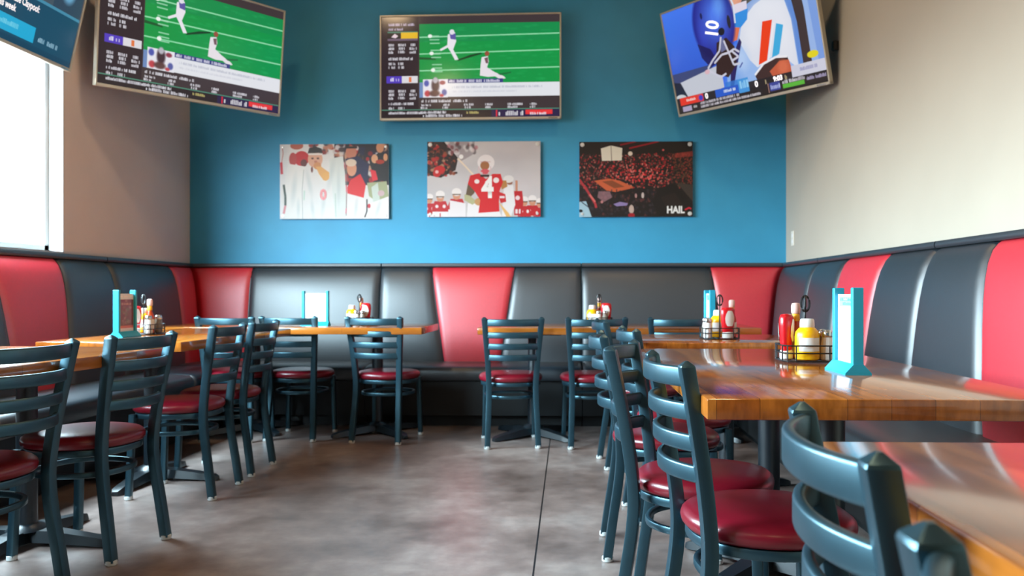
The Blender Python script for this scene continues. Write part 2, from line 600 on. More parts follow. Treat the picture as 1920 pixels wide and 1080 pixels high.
def table(name, cx, cy, length, width, label, along='y', cols=((-0.6, 0.0, 0.0),), rz=0.0):
    """rectangular butcher-block table; local x runs along its length"""
    root = empty(name, (cx, cy, 0), label, 'table', 'butcher block tables', (PI / 2 if along == 'y' else 0) + rz)
    L, W = length / 2, width / 2
    MB().box(-L, L, -W, W, ZT - 0.046, ZT, 0.005, 2).build('table_top', M_wood, root)
    for c, oy, spin in cols:
        MB().box(c - 0.20, c + 0.20, max(-0.3, oy - 0.20), min(0.3, oy + 0.20), ZT - 0.060, ZT - 0.046, 0.003, 1).build('mounting_plate', M_base, root)
        MB().lathe([(0.075, 0.060), (0.062, 0.075), (0.038, 0.085), (0.038, ZT - 0.085), (0.055, ZT - 0.075), (0.055, ZT - 0.060)], (c, oy, 0), 20).build('pedestal_column', M_base, root)
        f = MB()
        for k in range(4):
            a = spin + k * PI / 2
            reach = 0.36
            d = Vector((math.cos(a), math.sin(a), 0)); s = Vector((-d.y, d.x, 0)); o = Vector((c, oy, 0))
            rings = []
            for q, hw, z1, z0 in ((0.0, 0.048, 0.064, 0.02), (0.12, 0.042, 0.062, 0.018), (0.30, 0.032, 0.040, 0.008), (0.34, 0.030, 0.032, 0.004), (reach, 0.018, 0.022, 0.004)):
                p = o + d * q
                rings.append([p + s * hw + Vector((0, 0, z0)), p + s * hw * .75 + Vector((0, 0, z1)), p - s * hw * .75 + Vector((0, 0, z1)), p - s * hw + Vector((0, 0, z0))])
            f.loft(rings)
            p = o + d * 0.32
            f.lathe([(0.018, 0.0), (0.018, 0.01)], (p.x, p.y, 0), 10)
        f.build('pedestal_foot', M_base, root)
    return root


table('dining_table', 0.758, 0.50, 1.54, 0.776, 'nearest butcher block table at the lower right, its near edge cut off', 'y', ((-0.5, 0, 0), (0.06, 0, 0)))
table('dining_table', 0.683, 2.570, 1.594, 0.776, 'glossy butcher block table on the right holding the teal card holder and yellow mustard', 'y', ((-0.21, -0.057, -0.25), (0.43, -0.037, PI / 4)))
table('dining_table', 0.720, 4.145, 0.766, 0.776, 'short butcher block table by the cream wall, behind the big glossy one', 'y', ((0.08, -0.08, 0.3),))
table('dining_table', 0.324, 5.700, 1.832, 0.700, 'butcher block table along the blue wall, right of the middle tapered red panel', 'x', ((-0.57, 0.06, PI / 4), (0.57, 0.06, PI / 4)))
table('dining_table', -1.872, 5.697, 1.832, 0.690, 'butcher block table along the blue wall, left of the middle tapered red panel', 'x', ((-0.40, 0.22, PI / 4), (0.512, 0.15, PI / 4)))
table('dining_table', -2.120, 4.485, 1.500, 0.686, 'left wall butcher block table carrying the teal card holder with the brown menu', 'y', ((-0.155, 0.10, 0.0),))
table('dining_table', -2.085, 2.56, 1.70, 0.745, 'nearest butcher block table on the left, cut by the left edge of the photo', 'y', ((0.64, 0.10, 0.0), (-0.5, 0.02, 0.0)), rz=-0.06)

# ------------------------------------------------------------------ chairs
HC = 0.843


def make_chair():
    """metal ladder-back chair; local +y is the way the sitter faces"""
    root = empty('ladder_back_chair', (0, 0, 0), 'chair', 'chair', 'dark metal ladder-back chairs with burgundy seats')
    # round-backed cushion
    mb = MB()
    rings = []
    N = 40

    def outline(k, grow):
        a = 2 * PI * k / N
        ca, sa = math.cos(a), math.sin(a)
        ex = 2.5
        r = 1.0 / ((abs(ca) ** ex + abs(sa) ** ex) ** (1 / ex))
        x, y = r * ca * (0.204 + grow), r * sa * (0.198 + grow)
        if y < 0:
            x *= 1 - 0.16 * (-y / 0.2) ** 1.5
        return x, y - 0.005
    for grow, z in ((-0.03, 0.416), (-0.004, 0.418), (0.004, 0.426), (0.007, 0.440), (0.003, 0.452), (-0.010, 0.462), (-0.035, 0.468), (-0.09, 0.472), (-0.16, 0.474)):
        rings.append([(*outline(k, grow), z) for k in range(N)])
    mb.loft(rings)
    mb.build('seat', M_seat, root, smooth=60)
    # steel ring under the cushion
    fr_ = MB()
    fr_.sweep([(*outline(k, -0.016), 0.402) for k in range(N)], rrect(0.022, 0.026, 0.005, 3), closed=True)
    fr_.build('seat_frame', M_frame, root, smooth=40)
    st = MB()
    st.sweep([(*outline(k, -0.034), 0.318) for k in range(N)], rrect(0.016, 0.022, 0.005, 3), closed=True)
    st.build('stretcher', M_frame, root, smooth=40)
    sq = rrect(0.036, 0.034, 0.0035, 3)
    for sx in (-1, 1):
        pts = catmull([(sx * 0.163, -0.236, 0.012), (sx * 0.158, -0.215, 0.16), (sx * 0.152, -0.193, 0.31), (sx * 0.152, -0.188, 0.42), (sx * 0.160, -0.203, 0.56), (sx * 0.172, -0.226, 0.70), (sx * 0.183, -0.250, HC - 0.014)], 5)
        pm = MB().sweep(pts, sq, flat=True)
        x, y, z = pts[-1]
        # pyramid cap
        pm.loft([[(x + a, y + b2_, z) for a, b2_ in sq], [(x + a * 0.92, y + b2_ * 0.92, z + 0.004) for a, b2_ in sq], [(x + a * 0.2, y + b2_ * 0.2, z + 0.014) for a, b2_ in sq]])
        post = pm.build('back_post', M_frame, root, smooth=30)
        g = pts[0]
        MB().lathe([(0.017, 0.0), (0.021, 0.004), (0.021, 0.018), (0.018, 0.020)], (g.x, g.y, 0), 12).build('foot_glide', M_glide, post)
        lm = MB().sweep([(sx * 0.172, 0.168, 0.012), (sx * 0.168, 0.160, 0.20), (sx * 0.164, 0.152, 0.41)], rrect(0.030, 0.030, 0.006, 3), flat=True)
        leg = lm.build('front_leg', M_frame, root, smooth=30)
        MB().lathe([(0.016, 0.0), (0.019, 0.004), (0.019, 0.018), (0.016, 0.020)], (sx * 0.172, 0.168, 0), 12).build('foot_glide', M_glide, leg)
    for z0, z1 in ((0.783, 0.829), (0.706, 0.746), (0.633, 0.673), (0.561, 0.601)):
        zc = (z0 + z1) / 2
        k = (zc - 0.42) / (HC - 0.42)
        hx = 0.152 + 0.031 * k ** 1.05 - 0.004
        yb = -0.188 - 0.062 * k ** 1.1
        pts = []
        for i in range(17):
            q = -1 + 2 * i / 16
            pts.append((hx * q, yb - 0.052 * (1 - abs(q) ** 2.2), zc))
        MB().sweep(pts, rrect(0.016, z1 - z0, 0.006, 4)).build('back_slat', M_frame, root, smooth=40)
    return root


chair0 = make_chair()
CH = [  # rear-foot centre x, y, facing x, y, label
    (0.254, 0.375, 1, 0.0, 'chair nearest the camera, only one post cap showing at the bottom right'),
    (0.326, 0.985, 1, -0.08, 'big foreground chair at the lower right in front of the nearest table'),
    (0.258, 2.045, 0.993, 0.11, 'chair with a full burgundy seat showing at the corner of the glossy right table'),
    (0.182, 2.555, 0.965, -0.26, 'second chair back from the camera beside the glossy right table'),
    (0.146, 3.235, 1, -0.01, 'third and farthest chair beside the glossy right table'),
    (0.285, 3.715, 1, 0.10, 'chair at the short table behind the glossy right table'),
    (0.205, 4.820, 1, 0.10, 'chair facing right just in front of the right blue-wall table'),
    (-1.690, 2.530, -0.995, 0.09, 'chair cut by the left edge of the photo, at the nearest left table'),
    (-1.648, 3.125, -0.99, 0.13, 'angled chair at the far end of the nearest left table'),
    (-1.710, 4.075, -1, 0.0, 'nearer of the two chairs beside the left table with the brown menu'),
    (-1.717, 4.582, -1, 0.0, 'farther of the two chairs beside the left table with the brown menu'),
    (-2.282, 5.425, 0.0, 1, 'leftmost chair at the left blue-wall table, mostly hidden behind other chairs'),
    (-1.870, 5.475, 0.06, 1, 'middle chair at the left blue-wall table, in front of the white card holder'),
    (-1.276, 5.402, 0.17, 0.985, 'rightmost chair at the left blue-wall table, below the condiments'),
    (-0.355, 5.272, -0.13, 0.99, 'leftmost chair at the right blue-wall table, over the tapered red panel'),
    (0.178, 5.280, -0.10, 0.995, 'middle chair at the right blue-wall table, under its condiments'),
    (0.705, 5.290, 0.04, 1, 'rightmost chair at the right blue-wall table, only its top slat showing'),
]
for i, (x, y, fx, fy, lab) in enumerate(CH):
    c = chair0 if i == 0 else copy_tree(chair0)
    L_ = math.hypot(fx, fy); fx /= L_; fy /= L_
    c.location = (x + 0.236 * fx, y + 0.236 * fy, 0)
    c.rotation_euler = (0, 0, math.atan2(-fx, fy))
    c['label'] = lab

# ------------------------------------------------------------------ pictures painted in memory
class Canvas:
    def __init__(self, w, h, col):
        self.w, self.h = w, h
        self.a = np.zeros((h, w, 3), np.float32)
        self.a[:] = np.array(col, np.float32) / 255.0

    def _put(self, x0, y0, mask, col, al):
        h, w = mask.shape
        r = self.a[y0:y0 + h, x0:x0 + w]
        m = (mask * al)[..., None]
        r[:] = r * (1 - m) + np.array(col, np.float32) / 255.0 * m

    def poly(self, pts, col, al=1.0):
        P = [(x * self.w, y * self.h) for x, y in pts]
        xs = [p[0] for p in P]; ys_ = [p[1] for p in P]
        x0, x1 = max(0, int(min(xs))), min(self.w, int(max(xs)) + 2)
        y0, y1 = max(0, int(min(ys_))), min(self.h, int(max(ys_)) + 2)
        if x1 <= x0 or y1 <= y0:
            return
        acc = np.zeros((y1 - y0, x1 - x0), np.float32)
        for ox in (.25, .75):
            for oy in (.25, .75):
                X, Y = np.meshgrid(np.arange(x0, x1) + ox, np.arange(y0, y1) + oy)
                ins = np.zeros(X.shape, bool)
                for i in range(len(P)):
                    (ax, ay), (bx, by) = P[i], P[i - 1]
                    if ay == by:
                        continue
                    c = ((ay > Y) != (by > Y)) & (X < (bx - ax) * (Y - ay) / (by - ay) + ax)
                    ins ^= c
                acc += ins * 0.25
        self._put(x0, y0, acc, col, al)

    def rect(self, x0, y0, x1, y1, col, al=1.0):
        self.poly([(x0, y0), (x1, y0), (x1, y1), (x0, y1)], col, al)

    def ell(self, cx, cy, rx, ry, col, al=1.0, soft=0.0, rot=0.0):
        W_, H_ = self.w, self.h
        R = max(rx * W_, ry * H_) * (1 + soft) + 2
        x0, x1 = max(0, int(cx * W_ - R)), min(W_, int(cx * W_ + R) + 1)
        y0, y1 = max(0, int(cy * H_ - R)), min(H_, int(cy * H_ + R) + 1)
        if x1 <= x0 or y1 <= y0:
            return
        X, Y = np.meshgrid(np.arange(x0, x1) + .5 - cx * W_, np.arange(y0, y1) + .5 - cy * H_)
        c, s = math.cos(rot), math.sin(rot)
        U, V = (X * c + Y * s) / (rx * W_), (-X * s + Y * c) / (ry * H_)
        d = np.sqrt(U * U + V * V)
        edge_ = max(soft, 1.5 / (min(rx * W_, ry * H_) + 1e-6))
        self._put(x0, y0, np.clip((1 + edge_ / 2 - d) / edge_, 0, 1), col, al)

    def line(self, pts, wd, col, al=1.0):
        asp = self.w / self.h
        for (ax, ay), (bx, by) in zip(pts[:-1], pts[1:]):
            dx, dy = (bx - ax) * asp, by - ay
            L_ = math.hypot(dx, dy) or 1
            nx_, ny_ = -dy / L_ * wd / 2 / asp, dx / L_ * wd / 2
            self.poly([(ax + nx_, ay + ny_), (bx + nx_, by + ny_), (bx - nx_, by - ny_), (ax - nx_, ay - ny_)], col, al)

    def script(self, x, y, w_, h_, col, seed=0, al=1.0):
        """a line of lettering too small to read: uneven upright strokes"""
        r = random.Random(seed)
        px = x
        while px < x + w_:
            lw = h_ * r.uniform(.25, .5) * self.h / self.w
            if r.random() < .14:
                px += lw
                continue
            t_ = r.choice((0, 0, .25))
            self.rect(px, y + h_ * t_, px + lw * .75, y + h_, col, al * r.uniform(.75, 1))
            px += lw

    def image(self, name):
        im = bpy.data.images.new(name, self.w, self.h)
        buf = np.ones((self.h, self.w, 4), np.float32)
        buf[..., :3] = np.clip(self.a[::-1], 0, 1)
        im.pixels.foreach_set(buf.ravel())
        im.update()
        im.pack()
        return im


def pic_mat(name, im, emit=0.0, rough=0.3):
    m = bpy.data.materials.new(name)
    m.use_nodes = True
    n = m.node_tree
    b = n.nodes['Principled BSDF']
    tx = n.nodes.new('ShaderNodeTexImage')
    tx.image = im
    tx.extension = 'EXTEND'
    if emit:
        b.inputs['Base Color'].default_value = (0.01, 0.01, 0.01, 1)
        n.links.new(tx.outputs['Color'], b.inputs['Emission Color'])
        b.inputs['Emission Strength'].default_value = emit
    else:
        n.links.new(tx.outputs['Color'], b.inputs['Base Color'])
    b.inputs['Roughness'].default_value = rough
    return m


def picture_plane(name, w_, h_, y, m, parent, z0=0.0):
    """upright rectangle facing local -y with its picture mapped edge to edge"""
    me = bpy.data.meshes.new(name)
    me.from_pydata([(-w_ / 2, y, z0 - h_ / 2), (w_ / 2, y, z0 - h_ / 2), (w_ / 2, y, z0 + h_ / 2), (-w_ / 2, y, z0 + h_ / 2)], [], [(0, 1, 2, 3)])
    uv = me.uv_layers.new(name='UVMap')
    for i, c in enumerate(((0, 0), (1, 0), (1, 1), (0, 1))):
        uv.data[i].uv = c
    me.materials.append(m)
    o = bpy.data.objects.new(name, me)
    COL.objects.link(o)
    o.parent = parent
    return o


def lettering(name, body, size, m, parent, x, y, z, align='LEFT', sx=1.0, bold=0.0, roll=0.0):
    cu = bpy.data.curves.new(name, 'FONT')
    cu.body = body
    cu.size = size
    cu.align_x = align
    cu.offset = bold
    cu.resolution_u = 3
    ob = bpy.data.objects.new(name, cu)
    COL.objects.link(ob)
    me = bpy.data.meshes.new_from_object(ob.evaluated_get(bpy.context.evaluated_depsgraph_get()))
    bpy.data.objects.remove(ob)
    me.materials.clear()
    me.materials.append(m)
    me.transform(Matrix.Translation((x, y, z)) @ Matrix.Rotation(roll, 4, 'Y') @ Matrix.Rotation(PI / 2, 4, 'X') @ Matrix.Diagonal((sx, 1, 1, 1)))
    o = bpy.data.objects.new(name, me)
    COL.objects.link(o)
    o.parent = parent
    return o


def world_part(mb, name, m, root):
    o = mb.build(name, m)
    bpy.context.view_layer.update()
    o.parent = root
    o.matrix_parent_inverse = root.matrix_world.inverted()
    return o


def field_screen():
    """football broadcast with score column, lower panel and ticker"""
    c = Canvas(960, 540, (62, 52, 56))
    W_ = (236, 236, 244)
    c.rect(.0, .0, .21, 1, (46, 36, 44))
    gx = .215
    c.rect(gx, .075, 1, .66, (8, 150, 70))
    c.rect(gx, .075, 1, .25, (14, 142, 76))
    for y0, y1 in ((.205, .185), (.37, .345), (.535, .515)):
        c.line([(gx, y0), (1, y1)], .012, (150, 224, 176))
    c.poly([(gx, .40), (.30, .41), (.31, .43), (gx, .425)], (20, 70, 40), .8)
    rr_ = random.Random(3)
    for k in range(120):
        c.ell(rr_.uniform(gx, 1), rr_.uniform(.1, .64), rr_.uniform(.004, .03), rr_.uniform(.004, .012), (60, 190, 110), .18, .8)
    for k in range(11):
        if k in (3, 7):
            continue
        yy = .19 + k * .035
        c.rect(.27 + k * .002, yy, .325 + k * .002, yy + .012, (176, 222, 190), .8)
    for yy in (.195, .365, .53):
        c.ell(.265 + yy * .05, yy, .012, .018, (240, 246, 240))
    # running player and his shadow
    c.poly([(.43, .43), (.50, .385), (.56, .365), (.57, .375), (.50, .41), (.43, .445)], (14, 56, 30), .9)
    c.poly([(.375, .18), (.415, .16), (.422, .25), (.405, .33), (.43, .41), (.435, .43), (.415, .435), (.39, .35), (.375, .31), (.335, .345), (.33, .325), (.372, .285)], (236, 232, 240))
    c.poly([(.385, .17), (.42, .175), (.42, .235), (.39, .225)], (70, 60, 150), .85)
    c.ell(.398, .158, .014, .026, (228, 226, 236))
    # fallen player
    c.poly([(.565, .41), (.60, .40), (.605, .455), (.595, .51), (.635, .555), (.69, .60), (.70, .62), (.67, .63), (.64, .60), (.60, .605), (.555, .59), (.56, .47)], (232, 226, 232))
    c.poly([(.58, .42), (.60, .41), (.602, .47), (.588, .47)], (90, 50, 60), .8)
    c.ell(.595, .375, .013, .024, (150, 80, 60))
    c.poly([(.655, .575), (.73, .555), (.73, .57), (.67, .59)], (20, 90, 50), .7)
    # lower third
    c.rect(gx, .65, .235, .80, (110, 140, 190))
    c.rect(.235, .62, .375, .80, (232, 232, 240))
    for k, (x, y, rx, ry, col) in enumerate([(.255, .66, .014, .03, (70, 80, 170)), (.26, .76, .016, .03, (190, 60, 70)), (.305, .68, .022, .07, (60, 40, 50)), (.30, .76, .03, .03, (90, 60, 60)), (.345, .655, .016, .02, (140, 50, 70)), (.355, .75, .014, .03, (80, 90, 160)), (.34, .78, .012, .015, (190, 70, 80)), (.305, .63, .014, .03, (190, 190, 200))]):
        c.ell(x, y, rx, ry, col, .95, .5)
    c.rect(.375, .62, .685, .66, (54, 60, 128))
    c.script(.382, .628, .28, .026, W_, 5)
    c.rect(.375, .66, 1, .795, (228, 230, 236))
    c.script(.40, .69, .50, .022, (176, 180, 196), 7, .8)
    c.script(.40, .735, .36, .018, (198, 200, 212), 8, .7)
    # column of figures
    c.script(.04, .065, .15, .026, (200, 190, 220), 11)
    c.script(.04, .11, .08, .024, (200, 190, 220), 12)
    c.rect(.035, .145, .205, .158, (60, 130, 110))
    c.rect(.11, .155, .205, .215, (232, 186, 40))
    c.rect(.035, .16, .11, .215, (28, 28, 36))
    c.poly([(.055, .20), (.075, .165), (.095, .19), (.08, .21)], (230, 210, 220))
    c.rect(.035, .215, .205, .235, (150, 130, 160), .6)
    for bx, base in ((.04, .265), (.04, .72)):
        for row in range(3):
            c.script(bx, base + row * .036, .03, .026, W_, 20 + row)
            c.script(bx + .055, base + row * .034, .038, .026, W_, 30 + row)
            c.script(bx + .125 - .006 * row, base + row * .036, .03 + .006 * row, .026, W_, 40 + row)
    c.script(.04, .40, .14, .028, W_, 50)
    for row in range(2):
        c.script(.04, .45 + row * .036, .035, .026, W_, 60 + row)
        c.script(.095, .45 + row * .036, .034, .026, W_, 70 + row)
    c.rect(.028, .585, .115, .655, (84, 62, 190))
    c.rect(.115, .585, .205, .655, (222, 220, 226))
    c.rect(.155, .595, .17, .645, (226, 120, 70))
    c.script(.05, .60, .045, .036, W_, 80)
    c.script(.04, .845, .14, .026, W_, 81)
    c.script(.04, .89, .03, .026, W_, 82); c.script(.095, .89, .034, .026, W_, 83)
    # panel and ticker
    c.script(.222, .822, .27, .026, W_, 90)
    for x, wd in ((.222, .055), (.345, .04), (.465, .055), (.585, .045), (.71, .08), (.835, .04)):
        c.script(x, .862, wd, .022, W_, int(x * 999)); c.script(x, .89, wd * .7, .022, W_, int(x * 777))
    c.rect(.0, .915, 1, .925, (80, 140, 118))
    c.rect(.0, .925, 1, 1, (40, 32, 38))
    c.rect(.62, .925, 1, 1, (44, 34, 80), .8)
    c.script(.04, .936, .19, .026, W_, 91); c.script(.235, .932, .13, .026, W_, 92); c.script(.235, .965, .22, .028, W_, 93)
    c.script(.475, .94, .07, .024, (210, 200, 120), 94)
    c.rect(.645, .93, .652, .995, (220, 40, 60))
    c.script(.66, .94, .13, .045, (240, 240, 240), 95)
    c.rect(.81, .93, .96, .975, (232, 56, 60)); c.script(.835, .955, .09, .026, W_, 96)
    return c


def player_screen():
    """close-up of a footballer in a blue helmet, score bug along the bottom"""
    c = Canvas(960, 540, (58, 112, 232))
    for k in range(40):
        c.rect(0, k / 60, .34, k / 60 + .02, (70 - k * .6, 122 - k * .9, 240 - k), .7)
    c.rect(.0, .60, .30, 1, (60, 72, 120))
    c.poly([(.03, .70), (.36, .62), (.36, .84), (.05, .90)], (196, 200, 212))
    c.poly([(0, .68), (.05, .70), (.10, .90), (0, .95)], (30, 40, 60))
    c.ell(.03, .87, .05, .06, (200, 205, 210))
    # background right: forearm, dark coat, pale blue crowd barrier
    c.rect(.5, 0, 1, .9, (126, 160, 220))
    c.poly([(.40, -.02), (.64, -.02), (.60, .15), (.52, .22), (.44, .24), (.40, .1)], (214, 140, 116))
    c.ell(.50, .10, .06, .07, (232, 168, 140), .8, .8)
    c.poly([(.57, 0), (.78, 0), (.68, .13), (.60, .17), (.53, .22), (.58, .10)], (84, 78, 76))
    c.poly([(.64, 0), (.72, 0), (.66, .07), (.62, .08)], (206, 214, 226))
    c.poly([(.70, .10), (.80, .0), (.83, .0), (.83, .14), (.72, .17)], (110, 170, 232))
    c.poly([(.80, 0), (.845, 0), (.885, .5), (.895, .85), (.85, .85), (.84, .45)], (96, 140, 214))
    c.poly([(.845, 0), (.905, 0), (.925, .35), (.925, .9), (.875, .9), (.875, .45)], (58, 46, 48))
    c.poly([(.905, 0), (.945, 0), (.965, .5), (.965, .9), (.925, .9), (.925, .35)], (150, 180, 230))
    c.poly([(.945, 0), (1, 0), (1, .9), (.965, .9)], (120, 156, 222))
    # white jersey: chest in blue shade, shoulder and sleeve lighter
    c.poly([(.37, .97), (.40, .68), (.50, .52), (.52, .36), (.60, .24), (.72, .15), (.81, .13), (.845, .40), (.85, .85), (.70, .97)], (150, 184, 236))
    c.poly([(.51, .47), (.55, .30), (.64, .20), (.74, .15), (.81, .14), (.845, .42), (.845, .84), (.80, .76), (.70, .68), (.60, .74), (.56, .66)], (220, 224, 236))
    for (x, y, rx, ry) in ((.70, .28, .09, .10), (.78, .50, .05, .2), (.60, .44, .04, .12)):
        c.ell(x, y, rx, ry, (232, 234, 242), .7, 1.2)
    c.ell(.50, .62, .05, .10, (190, 212, 244), .7, 1.2); c.ell(.44, .80, .05, .10, (120, 164, 230), .7, 1.2)
    c.poly([(.47, .14), (.60, .14), (.59, .26), (.50, .27)], (222, 214, 230)); c.poly([(.49, .22), (.60, .21), (.585, .30), (.53, .36), (.49, .32)], (44, 140, 224))
    c.poly([(.46, .32), (.53, .35), (.50, .45), (.455, .46)], (222, 116, 80)); c.ell(.47, .28, .012, .05, (40, 32, 40))
    c.poly([(.43, .64), (.515, .44), (.525, .48), (.46, .72), (.415, .90), (.40, .88)], (40, 34, 96))
    c.line([(.485, .70), (.51, .66)], .012, (60, 70, 150))
    c.poly([(.675, .36), (.735, .37), (.665, .70), (.61, .72)], (236, 62, 22)); c.line([(.74, .40), (.675, .70)], .012, (240, 240, 244))
    c.poly([(.755, .41), (.795, .44), (.745, .67), (.695, .70)], (60, 170, 222))
    c.poly([(.575, .80), (.64, .72), (.72, .69), (.79, .71), (.805, .86), (.60, .93)], (62, 42, 42)); c.line([(.575, .80), (.64, .72), (.72, .69), (.79, .71)], .02, (236, 236, 242))
    c.poly([(.67, .80), (.74, .73), (.795, .74), (.81, .88), (.70, .9)], (196, 92, 62)); c.ell(.755, .79, .03, .06, (216, 112, 80), .8, .8)
    # helmet, shaded towards the jaw, with cage
    for k in range(12):
        q = k / 11
        c.ell(.360 + .02 * q, .235 - .06 * q, .145 * (1 - q * .8), .345 * (1 - q * .8), (34 + 44 * q, 38 + 84 * q, 140 + 96 * q), 1, .12)
    c.ell(.415, .10, .035, .09, (110, 170, 250), .6, 1.2)
    c.ell(.275, .30, .03, .12, (60, 80, 210), .5, 1.2)
    c.poly([(.225, .38), (.31, .46), (.35, .60), (.29, .63), (.24, .52)], (26, 22, 82), .85)
    c.line([(.485, -.02), (.512, .14), (.505, .30)], .018, (214, 222, 238))
    c.ell(.465, .27, .012, .06, (28, 26, 44)); c.ell(.405, .335, .022, .035, (24, 26, 40)); c.ell(.285, .14, .008, .03, (20, 20, 60), .8)
    c.poly([(.36, .42), (.43, .40), (.475, .50), (.47, .66), (.40, .76), (.32, .70)], (52, 34, 34))
    c.poly([(.38, .42), (.41, .40), (.43, .50), (.38, .52)], (120, 130, 180), .8)
    for pts in ([(.395, .38), (.37, .50), (.31, .57), (.27, .63), (.28, .68)], [(.41, .42), (.43, .54), (.38, .54), (.32, .60)], [(.28, .66), (.35, .74), (.39, .72)], [(.43, .54), (.47, .52), (.50, .56)], [(.44, .62), (.49, .60), (.45, .53)], [(.43, .54), (.45, .66), (.49, .66)]):
        c.line(pts, .02, (204, 204, 220))
    c.ell(.26, .66, .018, .022, (220, 180, 190))
    # score bug
    c.rect(0, .90, 1, 1, (40, 34, 36)); c.rect(.0, .845, 1, .93, (36, 32, 38), .95)
    c.rect(.02, .845, .16, .92, (226, 52, 36)); c.script(.07, .865, .07, .026, (240, 240, 240), 3)
    c.rect(.155, .845, .20, .92, (206, 60, 70)); c.ell(.18, .885, .015, .026, (60, 60, 190))
    c.rect(.29, .845, .46, .92, (40, 90, 200)); c.script(.345, .865, .085, .026, (236, 240, 248), 4)
    c.rect(.455, .80, .525, .93, (70, 150, 220)); c.script(.465, .82, .05, .07, (170, 220, 250), 6, .8)
    c.rect(.37, .80, .455, .845, (50, 120, 210), .8)
    c.rect(.80, .80, 1, .90, (206, 206, 222)); c.script(.85, .83, .10, .03, (150, 150, 190), 9)
    c.ell(.935, .745, .032, .03, (226, 210, 30)); c.rect(.905, .73, .965, .76, (226, 210, 30), .9)
    c.script(.62, .862, .02, .04, (220, 200, 150), 15); c.script(.755, .862, .02, .04, (220, 200, 150), 16)
    c.script(.17, .925, .28, .024, (226, 222, 232), 10); c.script(.17, .958, .42, .024, (226, 222, 232), 11)
    c.rect(.03, .935, .10, .985, (170, 160, 190)); c.script(.115, .94, .025, .026, (230, 230, 230), 12)
    c.rect(.645, .90, .648, .995, (200, 150, 140))
    c.rect(.655, .90, .72, .975, (60, 70, 150)); c.script(.66, .92, .055, .04, (190, 200, 240), 17)
    c.script(.735, .905, .13, .03, (230, 226, 236), 13); c.rect(.735, .938, .865, .975, (90, 180, 60)); c.script(.88, .92, .11, .03, (190, 180, 220), 14)
    c.line([(0, .992), (1, .992)], .012, (30, 28, 30))
    return c


def news_screen():
    c = Canvas(960, 540, (52, 120, 170))
    c.rect(0, 0, 1, .52, (90, 150, 190))
    c.rect(.05, .0, .55, .55, (60, 160, 210))
    c.rect(.62, .0, .78, .6, (70, 84, 96)); c.rect(.78, 0, 1, .6, (50, 70, 90))
    c.ell(.70, .25, .06, .14, (150, 120, 90), .8, .5); c.ell(.88, .38, .05, .10, (120, 190, 230), .8, .5); c.ell(.95, .2, .05, .12, (140, 110, 90), .7, .6)
    c.rect(0, .58, 1, 1, (24, 74, 100))
    c.rect(0, .56, 1, .585, (70, 140, 170))
    c.rect(.18, .80, .70, .93, (34, 170, 214)); c.script(.36, .84, .22, .04, (140, 220, 240), 3, .8)
    c.ell(.24, .86, .018, .03, (220, 240, 250)); c.ell(.29, .885, .02, .026, (230, 190, 80))
    c.script(.73, .86, .17, .04, (150, 190, 210), 5)
    c.rect(0, .95, 1, 1, (20, 64, 90))
    return c


def tv(name, w_, h_, loc, yaw, tilt, roll, canvas, label, texts=(), arm=0.2, emit=0.95):
    root = empty(name, loc, label, 'television', 'wall mounted televisions')
    n_ = Vector((math.sin(yaw) * math.cos(tilt), -math.cos(yaw) * math.cos(tilt), -math.sin(tilt)))
    r_ = Vector((math.cos(yaw), math.sin(yaw), 0))
    u_ = (-n_).cross(r_)
    u_ = -u_ if u_.z < 0 else u_
    r2, u2 = r_ * math.cos(roll) + u_ * math.sin(roll), u_ * math.cos(roll) - r_ * math.sin(roll)
    M3 = Matrix((r2, -n_, u2)).transposed()
    root.rotation_euler = M3.to_euler()
    W2, H2, bz = w_ / 2, h_ / 2, 0.013
    f = MB()
    y0, y1 = -0.006, 0.03
    f.box(-W2, W2, y0, y1, -H2, -H2 + bz * 1.5, 0.003, 1)
    f.box(-W2, W2, y0, y1, H2 - bz, H2, 0.003, 1)
    f.box(-W2, -W2 + bz, y0, y1, -H2, H2, 0.003, 1)
    f.box(W2 - bz, W2, y0, y1, -H2, H2, 0.003, 1)
    f.build('bezel', M_bezel, root)
    s = MB()
    s.box(-W2 + .006, W2 - .006, 0.006, 0.036, -H2 + .006, H2 - .006)
    s.box(-W2 * .7, W2 * .7, 0.036, 0.062, -H2 * .75, H2 * .5, 0.01, 2)
    s.build('housing', M_tvback, root)
    m = pic_mat(name + '_picture', canvas.image(name + '_picture'), emit, 0.15)
    scr = picture_plane('screen', w_ - 2 * bz, h_ - 2.5 * bz, 0.003, m, root, bz * .25)
    for (txt, x, y, size, mm_, sx, bold, rl) in texts:
        sw, sh = w_ - 2 * bz, h_ - 2.5 * bz
        lettering('lettering', txt, size, mm_, scr, -sw / 2 + x * sw, 0.0015, sh / 2 - y * sh + bz * .25, 'LEFT', sx, bold, rl)
    MB().box(W2 - .10, W2 - .03, y0 - .001, 0.0, -H2 + .004, -H2 + .013).build('maker_badge', M_chrome, root)
    mt = MB()
    mt.box(-0.22, 0.22, 0.062, 0.082, -0.16, 0.16, 0.003, 1)
    mt.box(-0.03, 0.03, 0.08, 0.08 + arm, -0.04, 0.04, 0.004, 1)
    mt.build('wall_mount', M_tvback, root)
    return root


